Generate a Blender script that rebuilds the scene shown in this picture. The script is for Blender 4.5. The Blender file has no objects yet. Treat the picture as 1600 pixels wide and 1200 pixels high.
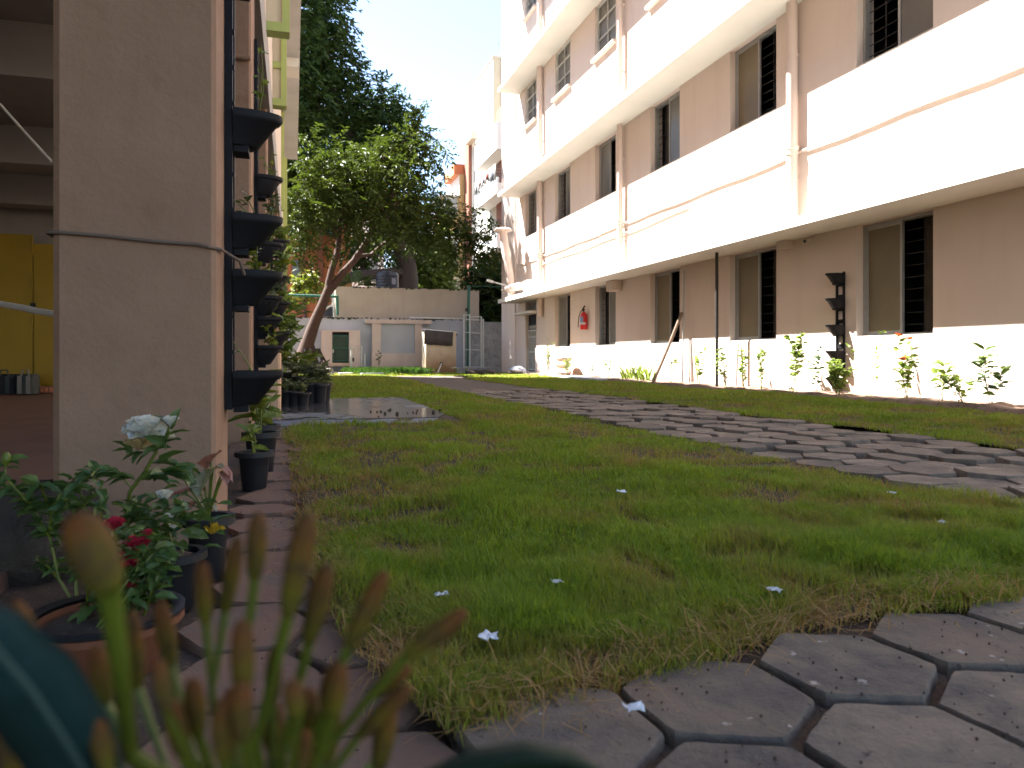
import bpy, math, random
import numpy as np
from mathutils import Vector, Matrix
random.seed(7); rng = np.random.default_rng(11)
R = math.radians
sc = bpy.context.scene
col = sc.collection

# ------------------------------------------------------------------ camera
FPX, CX, HY = 1155.0, 800.0, 557.0          # focal length, centre and horizon in pixels of a 1600 px wide picture
YAW = math.atan(342 / FPX); S_, C_ = math.sin(YAW), math.cos(YAW)
CAMZ = 0.5
cam = bpy.data.cameras.new('camera'); camo = bpy.data.objects.new('camera', cam); col.objects.link(camo)
camo.location = (0, 0, CAMZ); camo.rotation_euler = (R(90), 0, -YAW)
cam.sensor_width = 36; cam.lens = 36 * FPX / 1600; cam.shift_y = -(600 - HY) / 1600
cam.clip_start = 0.01; cam.clip_end = 1000
cam.dof.use_dof = True; cam.dof.focus_distance = 3.0; cam.dof.aperture_fstop = 6.5
sc.camera = camo

# ------------------------------------------------------------------ sky, sun, exposure
TOSUN = Vector((-.68, .62, 1.30)).normalized()
world = bpy.data.worlds.new('World'); sc.world = world; world.use_nodes = True
wn = world.node_tree; bg = wn.nodes['Background']
sky = wn.nodes.new('ShaderNodeTexSky'); sky.sky_type = 'NISHITA'; sky.sun_disc = False
sky.sun_elevation = math.asin(TOSUN.z); sky.sun_rotation = math.atan2(TOSUN.x, TOSUN.y) % (2 * math.pi)
sky.air_density = 1.0; sky.dust_density = .25; sky.ozone_density = 1.0
hs = wn.nodes.new('ShaderNodeHueSaturation'); hs.inputs['Saturation'].default_value = .95      # camera white balance: less blue skylight
wn.links.new(sky.outputs[0], hs.inputs['Color']); wn.links.new(hs.outputs[0], bg.inputs[0]); bg.inputs[1].default_value = 0.052
sl = bpy.data.lights.new('sun', 'SUN'); sl.energy = 5.0; sl.angle = R(.5); sl.color = (1, .965, .92)
so = bpy.data.objects.new('sun', sl); col.objects.link(so); so.rotation_euler = TOSUN.to_track_quat('Z', 'Y').to_euler(); so.location = (-20, 20, 40)
sc.view_settings.view_transform = 'Standard'; sc.view_settings.look = 'None'
sc.view_settings.gamma = 1; sc.view_settings.exposure = 3.1
sc.render.engine = 'CYCLES'
sc.cycles.use_denoising = True
sc.cycles.max_bounces = 8; sc.cycles.diffuse_bounces = 4; sc.cycles.transparent_max_bounces = 8
sc.cycles.caustics_reflective = False; sc.cycles.caustics_refractive = False

# ------------------------------------------------------------------ point helpers
def ray(px, py):
    u = (px - CX) / FPX; v = (HY - py) / FPX
    return S_ + u * C_, C_ - u * S_, v
def at(px, py, t):
    a, b, v = ray(px, py); return Vector((a * t, b * t, CAMZ + v * t))
def onX(px, py, X): return at(px, py, X / ray(px, py)[0])
def onY(px, py, Y): return at(px, py, Y / ray(px, py)[1])
def gnd(px, py, z=0): return at(px, py, (z - CAMZ) / ray(px, py)[2])
def yX(px, X):
    a, b, _ = ray(px, 0); return X * b / a
def xY(px, Y):
    a, b, _ = ray(px, 0); return Y * a / b

# ------------------------------------------------------------------ mesh helpers
ORG = {}
class MB:
    def __init__(s): s.v = []; s.f = []
    def quad(s, a, b, c, d):
        n = len(s.v); s.v += [tuple(a), tuple(b), tuple(c), tuple(d)]; s.f.append((n, n+1, n+2, n+3)); return s
    def poly(s, pts):
        n = len(s.v); s.v += [tuple(p) for p in pts]; s.f.append(tuple(range(n, n + len(pts)))); return s
    def box(s, x0, x1, y0, y1, z0, z1):
        if x0 > x1: x0, x1 = x1, x0
        if y0 > y1: y0, y1 = y1, y0
        if z0 > z1: z0, z1 = z1, z0
        n = len(s.v)
        s.v += [(x0,y0,z0),(x1,y0,z0),(x1,y1,z0),(x0,y1,z0),(x0,y0,z1),(x1,y0,z1),(x1,y1,z1),(x0,y1,z1)]
        s.f += [tuple(n+i for i in q) for q in ((0,3,2,1),(4,5,6,7),(0,1,5,4),(1,2,6,5),(2,3,7,6),(3,0,4,7))]
        return s
    def prism(s, poly, z0, z1):
        n = len(s.v); m = len(poly)
        s.v += [(p[0], p[1], z0) for p in poly] + [(p[0], p[1], z1) for p in poly]
        s.f += [tuple(n + i for i in reversed(range(m))), tuple(n + m + i for i in range(m))]
        s.f += [(n+i, n+(i+1) % m, n+m+(i+1) % m, n+m+i) for i in range(m)]
        return s
    def tube(s, pts, rad, n=8, cap=True):
        pts = [Vector(p) for p in pts]
        if not hasattr(rad, '__len__'): rad = [rad] * len(pts)
        b = len(s.v); up = None
        for i, p in enumerate(pts):
            d = (pts[min(i+1, len(pts)-1)] - pts[max(i-1, 0)])
            d = d.normalized() if d.length > 1e-9 else Vector((0,0,1))
            if up is None: up = Vector((1,0,0)) if abs(d.x) < .9 else Vector((0,1,0))
            a = (up - d * up.dot(d)).normalized(); up = a; c = d.cross(a)
            for k in range(n):
                t = 2 * math.pi * k / n; q = p + (a * math.cos(t) + c * math.sin(t)) * rad[i]; s.v.append(tuple(q))
        for i in range(len(pts) - 1):
            for k in range(n):
                s.f.append((b+i*n+k, b+i*n+(k+1) % n, b+(i+1)*n+(k+1) % n, b+(i+1)*n+k))
        if cap:
            s.f.append(tuple(b + k for k in reversed(range(n)))); e = b + (len(pts)-1) * n
            s.f.append(tuple(e + k for k in range(n)))
        return s
    def lathe(s, c, prof, n=24, sx=1, sy=1, a0=0, arc=None):
        b = len(s.v); full = arc is None; m = n if full else n + 1; A = 2*math.pi if full else arc
        for r, z in prof:
            for k in range(m):
                t = a0 + A * k / n; s.v.append((c[0] + r*math.cos(t)*sx, c[1] + r*math.sin(t)*sy, c[2] + z))
        for i in range(len(prof) - 1):
            for k in range(n):
                k2 = (k + 1) % m if full else k + 1
                s.f.append((b+i*m+k, b+i*m+k2, b+(i+1)*m+k2, b+(i+1)*m+k))
        return s
    def ell(s, c, rx, ry, rz, nu=12, nv=8, jit=0):
        prof = [(math.sin(math.pi*i/nv), -math.cos(math.pi*i/nv)) for i in range(nv+1)]
        b = len(s.v)
        for r, z in prof:
            for k in range(nu):
                t = 2*math.pi*k/nu; j = 1 + random.uniform(-jit, jit)
                s.v.append((c[0]+r*math.cos(t)*rx*j, c[1]+r*math.sin(t)*ry*j, c[2]+z*rz*j))
        for i in range(nv):
            for k in range(nu): s.f.append((b+i*nu+k, b+i*nu+(k+1) % nu, b+(i+1)*nu+(k+1) % nu, b+(i+1)*nu+k))
        return s
    def beam(s, p, q, w, h):
        p, q = Vector(p), Vector(q); d = (q-p).normalized(); up = Vector((0,0,1)) if abs(d.z) < .95 else Vector((1,0,0))
        a = d.cross(up).normalized() * w/2; b = a.cross(d).normalized() * h/2
        n = len(s.v); s.v += [tuple(x) for x in (p-a-b, p+a-b, p+a+b, p-a+b, q-a-b, q+a-b, q+a+b, q-a+b)]
        s.f += [tuple(n+i for i in t) for t in ((0,3,2,1),(4,5,6,7),(0,1,5,4),(1,2,6,5),(2,3,7,6),(3,0,4,7))]
        return s
    def build(s, name, m, parent=None, smooth=False, ang=35):
        o0 = ORG.get(parent.name, Vector((0,0,0))) if parent else Vector((0,0,0))
        me = bpy.data.meshes.new(name)
        me.from_pydata([(v[0]-o0[0], v[1]-o0[1], v[2]-o0[2]) for v in s.v], [], s.f)
        me.materials.append(m); me.update()
        import bmesh
        bm = bmesh.new(); bm.from_mesh(me); bmesh.ops.remove_doubles(bm, verts=bm.verts, dist=1e-6)
        bmesh.ops.recalc_face_normals(bm, faces=bm.faces); bm.to_mesh(me); bm.free()
        if smooth:
            me.polygons.foreach_set('use_smooth', [True]*len(me.polygons)); me.set_sharp_from_angle(angle=R(ang))
        o = bpy.data.objects.new(name, me); col.objects.link(o)
        if parent: o.parent = parent; ORG[o.name] = o0
        return o

def tag(o, label, cat, group=None, kind=None):
    if label: o['label'] = label
    if cat: o['category'] = cat
    if group: o['group'] = group
    if kind: o['kind'] = kind
    return o
def thing(name, label, cat, loc=(0,0,0), group=None):
    o = bpy.data.objects.new(name, None); col.objects.link(o); o.location = loc; o.empty_display_size = .1
    ORG[o.name] = Vector(loc); return tag(o, label, cat, group)
def kids(o): return [x for x in o.children]
def dup(o, loc, rz=0, label=None, parent=None, scale=1):
    r = o.copy(); col.objects.link(r)
    if parent: r.parent = parent
    else:
        r.location = loc; r.rotation_euler = (0,0,rz); r.scale = (scale,)*3
        if label: r['label'] = label
    for ch in kids(o): dup(ch, None, parent=r)
    return r
def np_mesh(name, V, F, m, parent=None, tone=None, dry=None, smooth=False):
    """V (n,3); F (k,3 or 4) array or list of such arrays"""
    o0 = ORG.get(parent.name, Vector((0,0,0))) if parent else Vector((0,0,0))
    V = np.asarray(V, np.float32) - np.array(o0, np.float32)
    Fs = F if isinstance(F, list) else [F]
    me = bpy.data.meshes.new(name)
    me.vertices.add(len(V)); me.vertices.foreach_set('co', V.ravel())
    idx = np.concatenate([f.ravel() for f in Fs]).astype(np.int32)
    tot = np.concatenate([np.full(len(f), f.shape[1]) for f in Fs]).astype(np.int32)
    me.loops.add(len(idx)); me.loops.foreach_set('vertex_index', idx)
    me.polygons.add(len(tot)); me.polygons.foreach_set('loop_start', np.concatenate([[0], np.cumsum(tot)[:-1]]).astype(np.int32))
    me.polygons.foreach_set('use_smooth', np.full(len(tot), smooth))
    for nm, a in (('tone', tone), ('dry', dry)):
        if a is not None:
            at_ = me.attributes.new(nm, 'FLOAT', 'FACE'); at_.data.foreach_set('value', np.asarray(a, np.float32))
    me.materials.append(m); me.update(calc_edges=True); me.validate()
    o = bpy.data.objects.new(name, me); col.objects.link(o)
    if parent: o.parent = parent; ORG[o.name] = o0
    return o
def nrm(a): return a / np.maximum(np.linalg.norm(a, axis=-1, keepdims=True), 1e-9)
def leaves(name, P, D, L, W, m, parent=None, tone=None, fold=.25, roll=None, shape=.42, blunt=False):
    """leaf blades from points P along D, length L, width W: six corners, folded on the midrib, tip curled down"""
    P = np.asarray(P, float); D = nrm(np.asarray(D, float)); n = len(P)
    L = np.broadcast_to(np.asarray(L, float), (n,)); W = np.broadcast_to(np.asarray(W, float), (n,))
    up = np.tile([0,0,1.], (n,1)) + rng.normal(0, .45 if roll is None else roll, (n,3))
    S = nrm(np.cross(D, up)); N = nrm(np.cross(S, D))
    b = P; r1 = P + D*(L*shape*.6)[:,None] + S*(W*.5)[:,None] + N*(W*fold)[:,None]
    l1 = P + D*(L*shape*.6)[:,None] - S*(W*.5)[:,None] + N*(W*fold)[:,None]
    mid = P + D*(L*.55)[:,None]
    r2 = P + D*(L*.68)[:,None] + S*(W*.38)[:,None] + N*(W*fold*.6)[:,None]
    l2 = P + D*(L*.68)[:,None] - S*(W*.38)[:,None] + N*(W*fold*.6)[:,None]
    if blunt:
        r2 = P + D*(L*.92)[:,None] + S*(W*.36)[:,None] + N*(W*fold*.9)[:,None]; l2 = P + D*(L*.92)[:,None] - S*(W*.36)[:,None] + N*(W*fold*.9)[:,None]
    tip = P + D*L[:,None] - N*(L*.12)[:,None]
    V = np.stack([b, r1, r2, tip, l2, l1, mid], 1).reshape(-1,3)
    i = np.arange(n)[:,None]*7
    F4 = np.concatenate([i+np.array([[0,1,2,6]]), i+np.array([[0,6,4,5]])]); F3 = np.concatenate([i+np.array([[6,2,3]]), i+np.array([[6,3,4]])])
    t = rng.random(n) if tone is None else np.broadcast_to(np.asarray(tone, float), (n,))
    return np_mesh(name, V, [F4, F3], m, parent, tone=np.concatenate([t,t,t,t]))

# ------------------------------------------------------------------ materials
def nodes(name):
    m = bpy.data.materials.new(name); m.use_nodes = True; nt = m.node_tree
    return m, nt, nt.nodes['Principled BSDF']
def N(nt, t, **k):
    n = nt.nodes.new(t)
    for a, b in k.items():
        if a.startswith('i_'):
            key = a[2:]; n.inputs[int(key) if key.isdigit() else key.replace('_', ' ')].default_value = b
        else: setattr(n, a, b)
    return n
def c4(c): return (c[0], c[1], c[2], 1)
def mix(nt, fac, a, b, blend='MIX'):
    n = N(nt, 'ShaderNodeMix', data_type='RGBA', blend_type=blend)
    for i, x in ((0, fac), (6, a), (7, b)):
        if hasattr(x, 'is_linked'): nt.links.new(x, n.inputs[i])
        else: n.inputs[i].default_value = x if i == 0 else c4(x)
    return n.outputs[2]
def noise(nt, scale, detail=5, rough=.55, vec=None, dist=0):
    n = N(nt, 'ShaderNodeTexNoise', i_Scale=scale, i_Detail=detail, i_Roughness=rough, i_Distortion=dist)
    if vec is not None: nt.links.new(vec, n.inputs['Vector'])
    return n.outputs['Fac']
def ramp(nt, f, a, b):
    n = N(nt, 'ShaderNodeMapRange', i_1=a, i_2=b); nt.links.new(f, n.inputs[0]); return n.outputs[0]
def pos(nt): return N(nt, 'ShaderNodeNewGeometry').outputs['Position']
def bump(nt, f, p, strength=.3, dist=.01):
    b = N(nt, 'ShaderNodeBump', i_Strength=strength, i_Distance=dist); nt.links.new(f, b.inputs['Height']); nt.links.new(b.outputs[0], p.inputs['Normal'])
def surf(name, c1, c2=None, scale=3, rough=.8, bmp=.2, bscale=60, bdist=.004, spots=None, spot_scale=25, spot_lo=.62, spot_hi=.7, streak=None, spec=.4, metal=0):
    """painted, plastered or stony surface: two tones mixed by cloudy noise, optional dirt spots and vertical rain streaks, fine bump"""
    m, nt, p = nodes(name); c2 = c2 or tuple(x*.8 for x in c1); P = pos(nt)
    f = ramp(nt, noise(nt, scale, 6, .6, P), .32, .68)
    c = mix(nt, f, c1, c2)
    if streak:
        mp = N(nt, 'ShaderNodeMapping', i_Scale=(2.2, 2.2, .22)); nt.links.new(P, mp.inputs[0])
        c = mix(nt, ramp(nt, noise(nt, 1.3, 8, .7, mp.outputs[0]), .5, .9), c, streak)
    if spots:
        c = mix(nt, ramp(nt, noise(nt, spot_scale, 4, .6, P), spot_lo, spot_hi), c, spots)
    nt.links.new(c, p.inputs['Base Color']); p.inputs['Roughness'].default_value = rough
    p.inputs['Specular IOR Level'].default_value = spec; p.inputs['Metallic'].default_value = metal
    if bmp:
        b = N(nt, 'ShaderNodeBump', i_Strength=bmp, i_Distance=bdist); nt.links.new(noise(nt, bscale, 6, .65, P), b.inputs['Height']); nt.links.new(b.outputs[0], p.inputs['Normal'])
    return m
def leafmat(name, dark, light, trans=.35, rough=.42, dry=None, edge=None, spec=.4):
    m, nt, p = nodes(name)
    a = N(nt, 'ShaderNodeAttribute', attribute_name='tone').outputs['Fac']
    c = mix(nt, a, dark, light)
    c = mix(nt, ramp(nt, noise(nt, 40, 3, .6, pos(nt)), .35, .75), c, tuple(x*.75 for x in dark))
    if dry:
        c = mix(nt, N(nt, 'ShaderNodeAttribute', attribute_name='dry').outputs['Fac'], c, dry)
    nt.links.new(c, p.inputs['Base Color']); p.inputs['Roughness'].default_value = rough; p.inputs['Specular IOR Level'].default_value = spec
    tr = N(nt, 'ShaderNodeBsdfTranslucent'); nt.links.new(mix(nt, 1.0, c, (1.0, 1.0, .55), 'MULTIPLY'), tr.inputs[0])
    ms = N(nt, 'ShaderNodeMixShader', i_0=trans); nt.links.new(p.outputs[0], ms.inputs[1]); nt.links.new(tr.outputs[0], ms.inputs[2])
    nt.links.new(ms.outputs[0], nt.nodes['Material Output'].inputs[0]); return m

M = {}
M['wall'] = surf('pink_cream_plaster', (.68,.57,.505), (.64,.53,.46), .8, .85, .25, 45, .004, streak=(.57,.46,.39))
M['ledge'] = surf('white_painted_concrete', (.66,.64,.58), (.60,.58,.53), 1.2, .8, .2, 50)
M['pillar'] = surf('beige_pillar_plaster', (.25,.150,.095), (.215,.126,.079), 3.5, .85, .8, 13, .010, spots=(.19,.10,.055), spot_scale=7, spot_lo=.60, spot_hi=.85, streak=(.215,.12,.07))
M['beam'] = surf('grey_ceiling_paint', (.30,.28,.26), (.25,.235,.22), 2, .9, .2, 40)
M['rear'] = surf('painted_wall_upper', (.55,.46,.38), (.5,.42,.34), 1, .85, .2)
M['lime'] = surf('lime_paint', (.36,.42,.13), (.32,.37,.11), 2, .7, .1)
M['cream'] = surf('cream_paint', (.62,.52,.36), (.56,.47,.32), 2, .75, .1)
M['soffit'] = surf('grey_white_soffit', (.50,.50,.48), (.42,.42,.40), 1.5, .8, .15)
M['yellow'] = surf('mustard_yellow_paint', (.33,.21,.012), (.28,.18,.010), 2, .55, .05)
M['floor'] = surf('red_brown_floor', (.15,.085,.06), (.11,.06,.045), 2.5, .7, .2, 30)
M['alu'] = surf('grey_aluminium', (.38,.37,.36), (.32,.31,.30), 8, .45, .05, metal=.3)
M['white_metal'] = surf('white_enamel', (.62,.62,.58), (.5,.5,.46), 6, .5, .05)
M['pane'] = surf('frosted_tan_glass', (.20,.155,.09), (.15,.118,.07), 1.2, .4, .03, 8, spec=.3)
M['pane_grey'] = surf('dusty_grey_glass', (.15,.145,.13), (.11,.105,.095), 1.5, .3, .03, 8)
M['dark'] = surf('dark_interior', (.030,.030,.034), (.022,.022,.026), 2, .9, 0)
M['board'] = surf('brown_curtain', (.075,.055,.042), (.05,.037,.028), 5, .9, .2, 12)
M['iron'] = surf('dark_iron', (.026,.023,.023), (.018,.016,.016), 12, .6, .1)
M['pipe'] = surf('pink_pvc_pipe', (.60,.49,.43), (.56,.45,.39), 3, .6, .05)
M['black'] = surf('black_plastic', (.008,.008,.010), (.005,.005,.007), 14, .6, .12, 90, .002, spec=.2, spots=(.014,.013,.012), spot_scale=35, spot_lo=.6, spot_hi=.8)
M['pot'] = surf('black_nursery_plastic', (.012,.012,.014), (.008,.008,.010), 10, .55, .1, 60, .002, spots=(.03,.025,.02), spot_scale=20, spot_lo=.62, spot_hi=.8)
M['terra'] = surf('orange_terracotta', (.13,.042,.017), (.10,.033,.014), 8, .7, .2, 60, .002)
M['soil'] = surf('brown_soil', (.085,.055,.038), (.055,.036,.026), 9, .95, .8, 70, .012, spots=(.14,.09,.06), spot_scale=45, spot_lo=.58, spot_hi=.68)
M['bed'] = surf('dry_bed_soil', (.24,.16,.11), (.17,.105,.07), 7, .95, .9, 40, .03, spots=(.10,.06,.042), spot_scale=22, spot_lo=.56, spot_hi=.68)
M['thatch'] = surf('lawn_soil', (.052,.046,.020), (.072,.048,.028), 3, .95, .8, 60, .02)
M['wood'] = surf('weathered_wood', (.24,.17,.12), (.15,.10,.07), 14, .85, .4, 60)
M['rope'] = surf('cream_conduit', (.42,.36,.29), (.36,.3,.24), 10, .7, .1)
M['comp'] = surf('bluish_white_wall', (.40,.42,.47), (.36,.38,.43), 1.2, .85, .2, 30, streak=(.31,.32,.34))
M['upper'] = surf('buff_wall', (.44,.38,.315), (.39,.33,.27), 1.3, .85, .25, 30, streak=(.31,.26,.21))
M['pinkw'] = surf('pink_painted_plaster', (.56,.46,.42), (.50,.40,.365), 2, .85, .2, streak=(.42,.33,.29))
M['moss'] = surf('black_moss', (.030,.033,.020), (.05,.05,.03), 20, .95, .8, 60, .02)
M['rough'] = surf('rough_stone_masonry', (.40,.40,.39), (.30,.30,.29), 3, .9, 1.0, 6, .08, spots=(.25,.245,.235), spot_scale=5, spot_lo=.52, spot_hi=.72)
M['stainbox'] = None
M['mat_dark'] = surf('dark_rubber_sheet', (.045,.04,.042), (.06,.054,.055), 9, .8, .3, 80)
M['green_door'] = surf('dark_green_mesh', (.03,.055,.035), (.022,.042,.028), 20, .7, .3, 120)
M['green_paint'] = surf('green_painted_steel', (.03,.13,.085), (.025,.10,.07), 6, .5, .05)
M['teal'] = surf('bluish_leaf_skin', (.014,.038,.036), (.006,.018,.015), 22, .8, .4, 30, spec=.1)
M['red'] = surf('fire_red_enamel', (.55,.022,.022), (.48,.02,.02), 6, .3, 0)
M['label_blue'] = surf('blue_label', (.05,.16,.38), (.30,.36,.44), 60, .5, 0)
M['label_white'] = surf('white_label', (.6,.6,.6), (.45,.45,.47), 90, .5, 0)
M['tank'] = surf('black_tank_plastic', (.022,.024,.035), (.016,.018,.027), 6, .45, .05)
M['tank_mark'] = surf('pale_tank_mark', (.22,.22,.26), (.14,.14,.17), 30, .6, 0)
M['orange'] = surf('orange_render', (.50,.185,.085), (.44,.16,.075), 1.5, .85, .2)
M['brown'] = surf('red_brown_render', (.27,.105,.065), (.23,.09,.055), 1.5, .85, .2)
M['offwhite'] = surf('offwhite_render', (.66,.64,.6), (.6,.58,.54), .6, .85, .15)
M['beige'] = surf('beige_render', (.58,.50,.38), (.52,.45,.34), .8, .85, .15)
M['yellowish'] = surf('ochre_render', (.60,.43,.19), (.54,.38,.17), .8, .85, .15)
M['tilewall'] = surf('pale_tile_band', (.42,.46,.46), (.55,.57,.57), 14, .7, .2)
M['glass'] = surf('window_glass', (.10,.13,.15), (.16,.20,.22), 2, .08, 0, spec=.6)
M['bark'] = surf('red_brown_bark', (.070,.035,.022), (.042,.023,.016), 14, .9, .8, 30, .02)
M['bark_dark'] = surf('dark_bark', (.040,.030,.024), (.026,.020,.017), 12, .95, .8, 30, .02)
M['stone'] = surf('pale_stone', (.50,.38,.30), (.42,.31,.24), 6, .9, .6, 25, .02)
M['rock'] = surf('dark_mossy_rock', (.058,.042,.030), (.034,.025,.019), 6, .95, 1, 20, .03, spots=(.06,.055,.035), spot_scale=14)
M['brick'] = surf('red_paver', (.17,.092,.060), (.125,.076,.055), 6, .85, .5, 60, .006, spots=(.105,.085,.068), spot_scale=9, spot_lo=.52, spot_hi=.72)
M['litter'] = surf('white_paper', (.62,.64,.68), (.5,.5,.55), 30, .8, .2)
M['bag'] = surf('black_bag_cloth', (.02,.02,.024), (.03,.03,.034), 10, .85, .3)
M['bag_grey'] = surf('grey_bag_cloth', (.07,.075,.07), (.05,.055,.05), 10, .85, .3)
M['strap'] = surf('pale_strap', (.22,.21,.19), (.18,.17,.16), 10, .8, .1)
M['blue'] = surf('blue_painted_edge', (.13,.15,.19), (.10,.115,.15), 5, .6, .2)

def paver_mat():
    m, nt, p = nodes('grey_cement_paver'); P = pos(nt)
    rnd = N(nt, 'ShaderNodeObjectInfo').outputs['Random']
    c = mix(nt, rnd, (.137,.108,.082), (.24,.19,.145))
    c = mix(nt, ramp(nt, noise(nt, 6, 7, .7, P), .40, .66), c, (.082,.072,.066))
    c = mix(nt, ramp(nt, noise(nt, 3.2, 5, .6, P), .50, .72), c, (.185,.135,.098))
    c = mix(nt, ramp(nt, noise(nt, 38, 4, .7, P), .63, .72), c, (.05,.042,.038))
    c = mix(nt, ramp(nt, noise(nt, 26, 3, .5, P), .69, .73), c, (.34,.31,.28))
    nt.links.new(c, p.inputs['Base Color']); p.inputs['Roughness'].default_value = .85; p.inputs['Specular IOR Level'].default_value = .2
    a = N(nt, 'ShaderNodeMath', operation='MULTIPLY_ADD', i_1=.35); nt.links.new(noise(nt, 160, 4, .7, P), a.inputs[0]); nt.links.new(noise(nt, 22, 5, .6, P), a.inputs[2])
    bump(nt, a.outputs[0], p, .85, .008); return m
M['paver'] = paver_mat()
def stain_box():
    m, nt, p = nodes('buff_plaster_with_brown_splash'); P = pos(nt)
    sp = N(nt, 'ShaderNodeSeparateXYZ'); nt.links.new(P, sp.inputs[0])
    ad = N(nt, 'ShaderNodeMath', operation='MULTIPLY_ADD', i_1=.9); nt.links.new(noise(nt, 3, 6, .7, P), ad.inputs[0]); nt.links.new(sp.outputs[2], ad.inputs[2])
    c = mix(nt, ramp(nt, ad.outputs[0], .55, 1.25), (.21,.125,.06), (.50,.42,.31))
    nt.links.new(c, p.inputs['Base Color']); p.inputs['Roughness'].default_value = .85; return m
M['stainbox'] = stain_box()
def wet_mat():
    m, nt, p = nodes('wet_concrete'); P = pos(nt)
    w = ramp(nt, noise(nt, .9, 4, .6, P), .40, .47)
    c = mix(nt, w, mix(nt, ramp(nt, noise(nt, 9, 6, .6, P), .3, .7), (.19,.185,.185), (.13,.125,.125)), (.055,.055,.058))
    nt.links.new(c, p.inputs['Base Color'])
    mr = N(nt, 'ShaderNodeMapRange', i_3=.5, i_4=.14); nt.links.new(w, mr.inputs[0]); nt.links.new(mr.outputs[0], p.inputs['Roughness'])
    b = N(nt, 'ShaderNodeBump', i_Distance=.004); nt.links.new(noise(nt, 60, 5, .6, P), b.inputs['Height'])
    inv = N(nt, 'ShaderNodeMath', operation='MULTIPLY_ADD', i_1=-.35, i_2=.37); nt.links.new(w, inv.inputs[0]); nt.links.new(inv.outputs[0], b.inputs['Strength'])
    nt.links.new(b.outputs[0], p.inputs['Normal']); return m
M['wet'] = wet_mat()

M['grass'] = leafmat('grass_blades', (.15,.235,.020), (.33,.43,.045), .48, .5, dry=(.36,.21,.085), spec=.25)
M['leaf_tree'] = leafmat('crooked_tree_leaves', (.036,.058,.011), (.074,.100,.018), .36, spec=.15)
M['leaf_dark'] = leafmat('dark_tree_leaves', (.018,.042,.011), (.070,.112,.024), .3, spec=.2)
M['leaf_light'] = leafmat('pale_tree_leaves', (.05,.09,.02), (.14,.19,.045), .4)
M['leaf_lime'] = leafmat('yellow_green_leaves', (.12,.16,.02), (.28,.30,.05), .4)
M['leaf_bed'] = leafmat('bed_plant_leaves', (.12,.19,.04), (.30,.36,.12), .5)
M['leaf_rose'] = leafmat('rose_leaves', (.045,.095,.024), (.12,.18,.05), .35)
M['leaf_var'] = leafmat('variegated_leaves', (.06,.09,.03), (.36,.36,.22), .3)
M['leaf_pink'] = leafmat('pink_leaves', (.28,.10,.075), (.42,.22,.18), .3)
M['leaf_cream'] = leafmat('cream_green_leaves', (.20,.22,.11), (.40,.38,.28), .3)
M['stem'] = leafmat('green_stem', (.10,.125,.010), (.13,.16,.016), .05)
M['petal_white'] = leafmat('white_petals', (.62,.60,.56), (.72,.70,.66), .3, .6)
M['petal_cream'] = leafmat('cream_petals', (.45,.30,.12), (.62,.46,.25), .3, .6)
M['petal_red'] = leafmat('crimson_petals', (.30,.010,.03), (.42,.022,.05), .2, .6)
M['petal_yellow'] = leafmat('yellow_petals', (.50,.32,.02), (.60,.42,.05), .2, .6)
M['petal_orange'] = leafmat('red_orange_petals', (.45,.08,.03), (.55,.16,.05), .3, .6)
def bud_mat():
    m, nt, p = nodes('bud_skin'); P = pos(nt)
    a = N(nt, 'ShaderNodeAttribute', attribute_name='tone').outputs['Fac']
    c = mix(nt, a, (.10,.118,.006), (.125,.042,.010))
    c = mix(nt, ramp(nt, noise(nt, 120, 4, .6, P), .4, .7), c, (.062,.038,.012))
    nt.links.new(c, p.inputs['Base Color']); p.inputs['Roughness'].default_value = .75; p.inputs['Specular IOR Level'].default_value = .15; return m
M['bud'] = bud_mat()

# ------------------------------------------------------------------ ground
XW, XL = 6.6, 5.92                 # plane of the long pink facade and front edge of its ledges
def value_noise(x, y, f, seed):
    r = np.random.default_rng(seed).random((256, 256)); x = x*f + 40; y = y*f + 40
    xi = np.floor(x).astype(int); yi = np.floor(y).astype(int); fx = x-xi; fy = y-yi
    fx = fx*fx*(3-2*fx); fy = fy*fy*(3-2*fy)
    g = lambda a, b: r[a % 256, b % 256]
    return (g(xi,yi)*(1-fx)+g(xi+1,yi)*fx)*(1-fy) + (g(xi,yi+1)*(1-fx)+g(xi+1,yi+1)*fx)*fy
def sheet(name, x0, x1, y0, y1, nx, ny, zf, m, label=None):
    xs = np.linspace(x0, x1, nx); ys = np.linspace(y0, y1, ny); X, Y = np.meshgrid(xs, ys)
    V = np.stack([X, Y, zf(X, Y)], -1).reshape(-1,3)
    i = (np.arange(ny-1)[:,None]*nx + np.arange(nx-1)[None]).ravel()
    F = np.stack([i, i+1, i+1+nx, i+nx], 1); o = np_mesh(name, V, F, m, smooth=True); tag(o, label, None, kind='structure'); return o
def left_edge(y):      # ragged left border of the lawn
    return np.interp(y, [.9, 1.2, 1.75, 2.7, 4, 5.9, 8.8, 30], [.24, .13, .06, .03, 0, -.08, -.1, -.1])
def near_edge(x):      # border of the lawn towards the paving at the camera's feet
    return np.interp(x, [.1, .27, .51, .78, 1.05, 1.4, 2.2, 7], [.92, .97, 1.06, 1.12, 1.17, 1.16, 1.2, 1.3])
sheet('ground', -60, 80, -40, 120, 60, 60, lambda x, y: -.055 + 0*x, M['soil'], 'bare brown earth between lawn and paving')
def lawn_z(x, y):
    return -.012 + .022*value_noise(x, y, 1.7, 3) + .012*value_noise(x, y, 6, 4)
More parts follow.
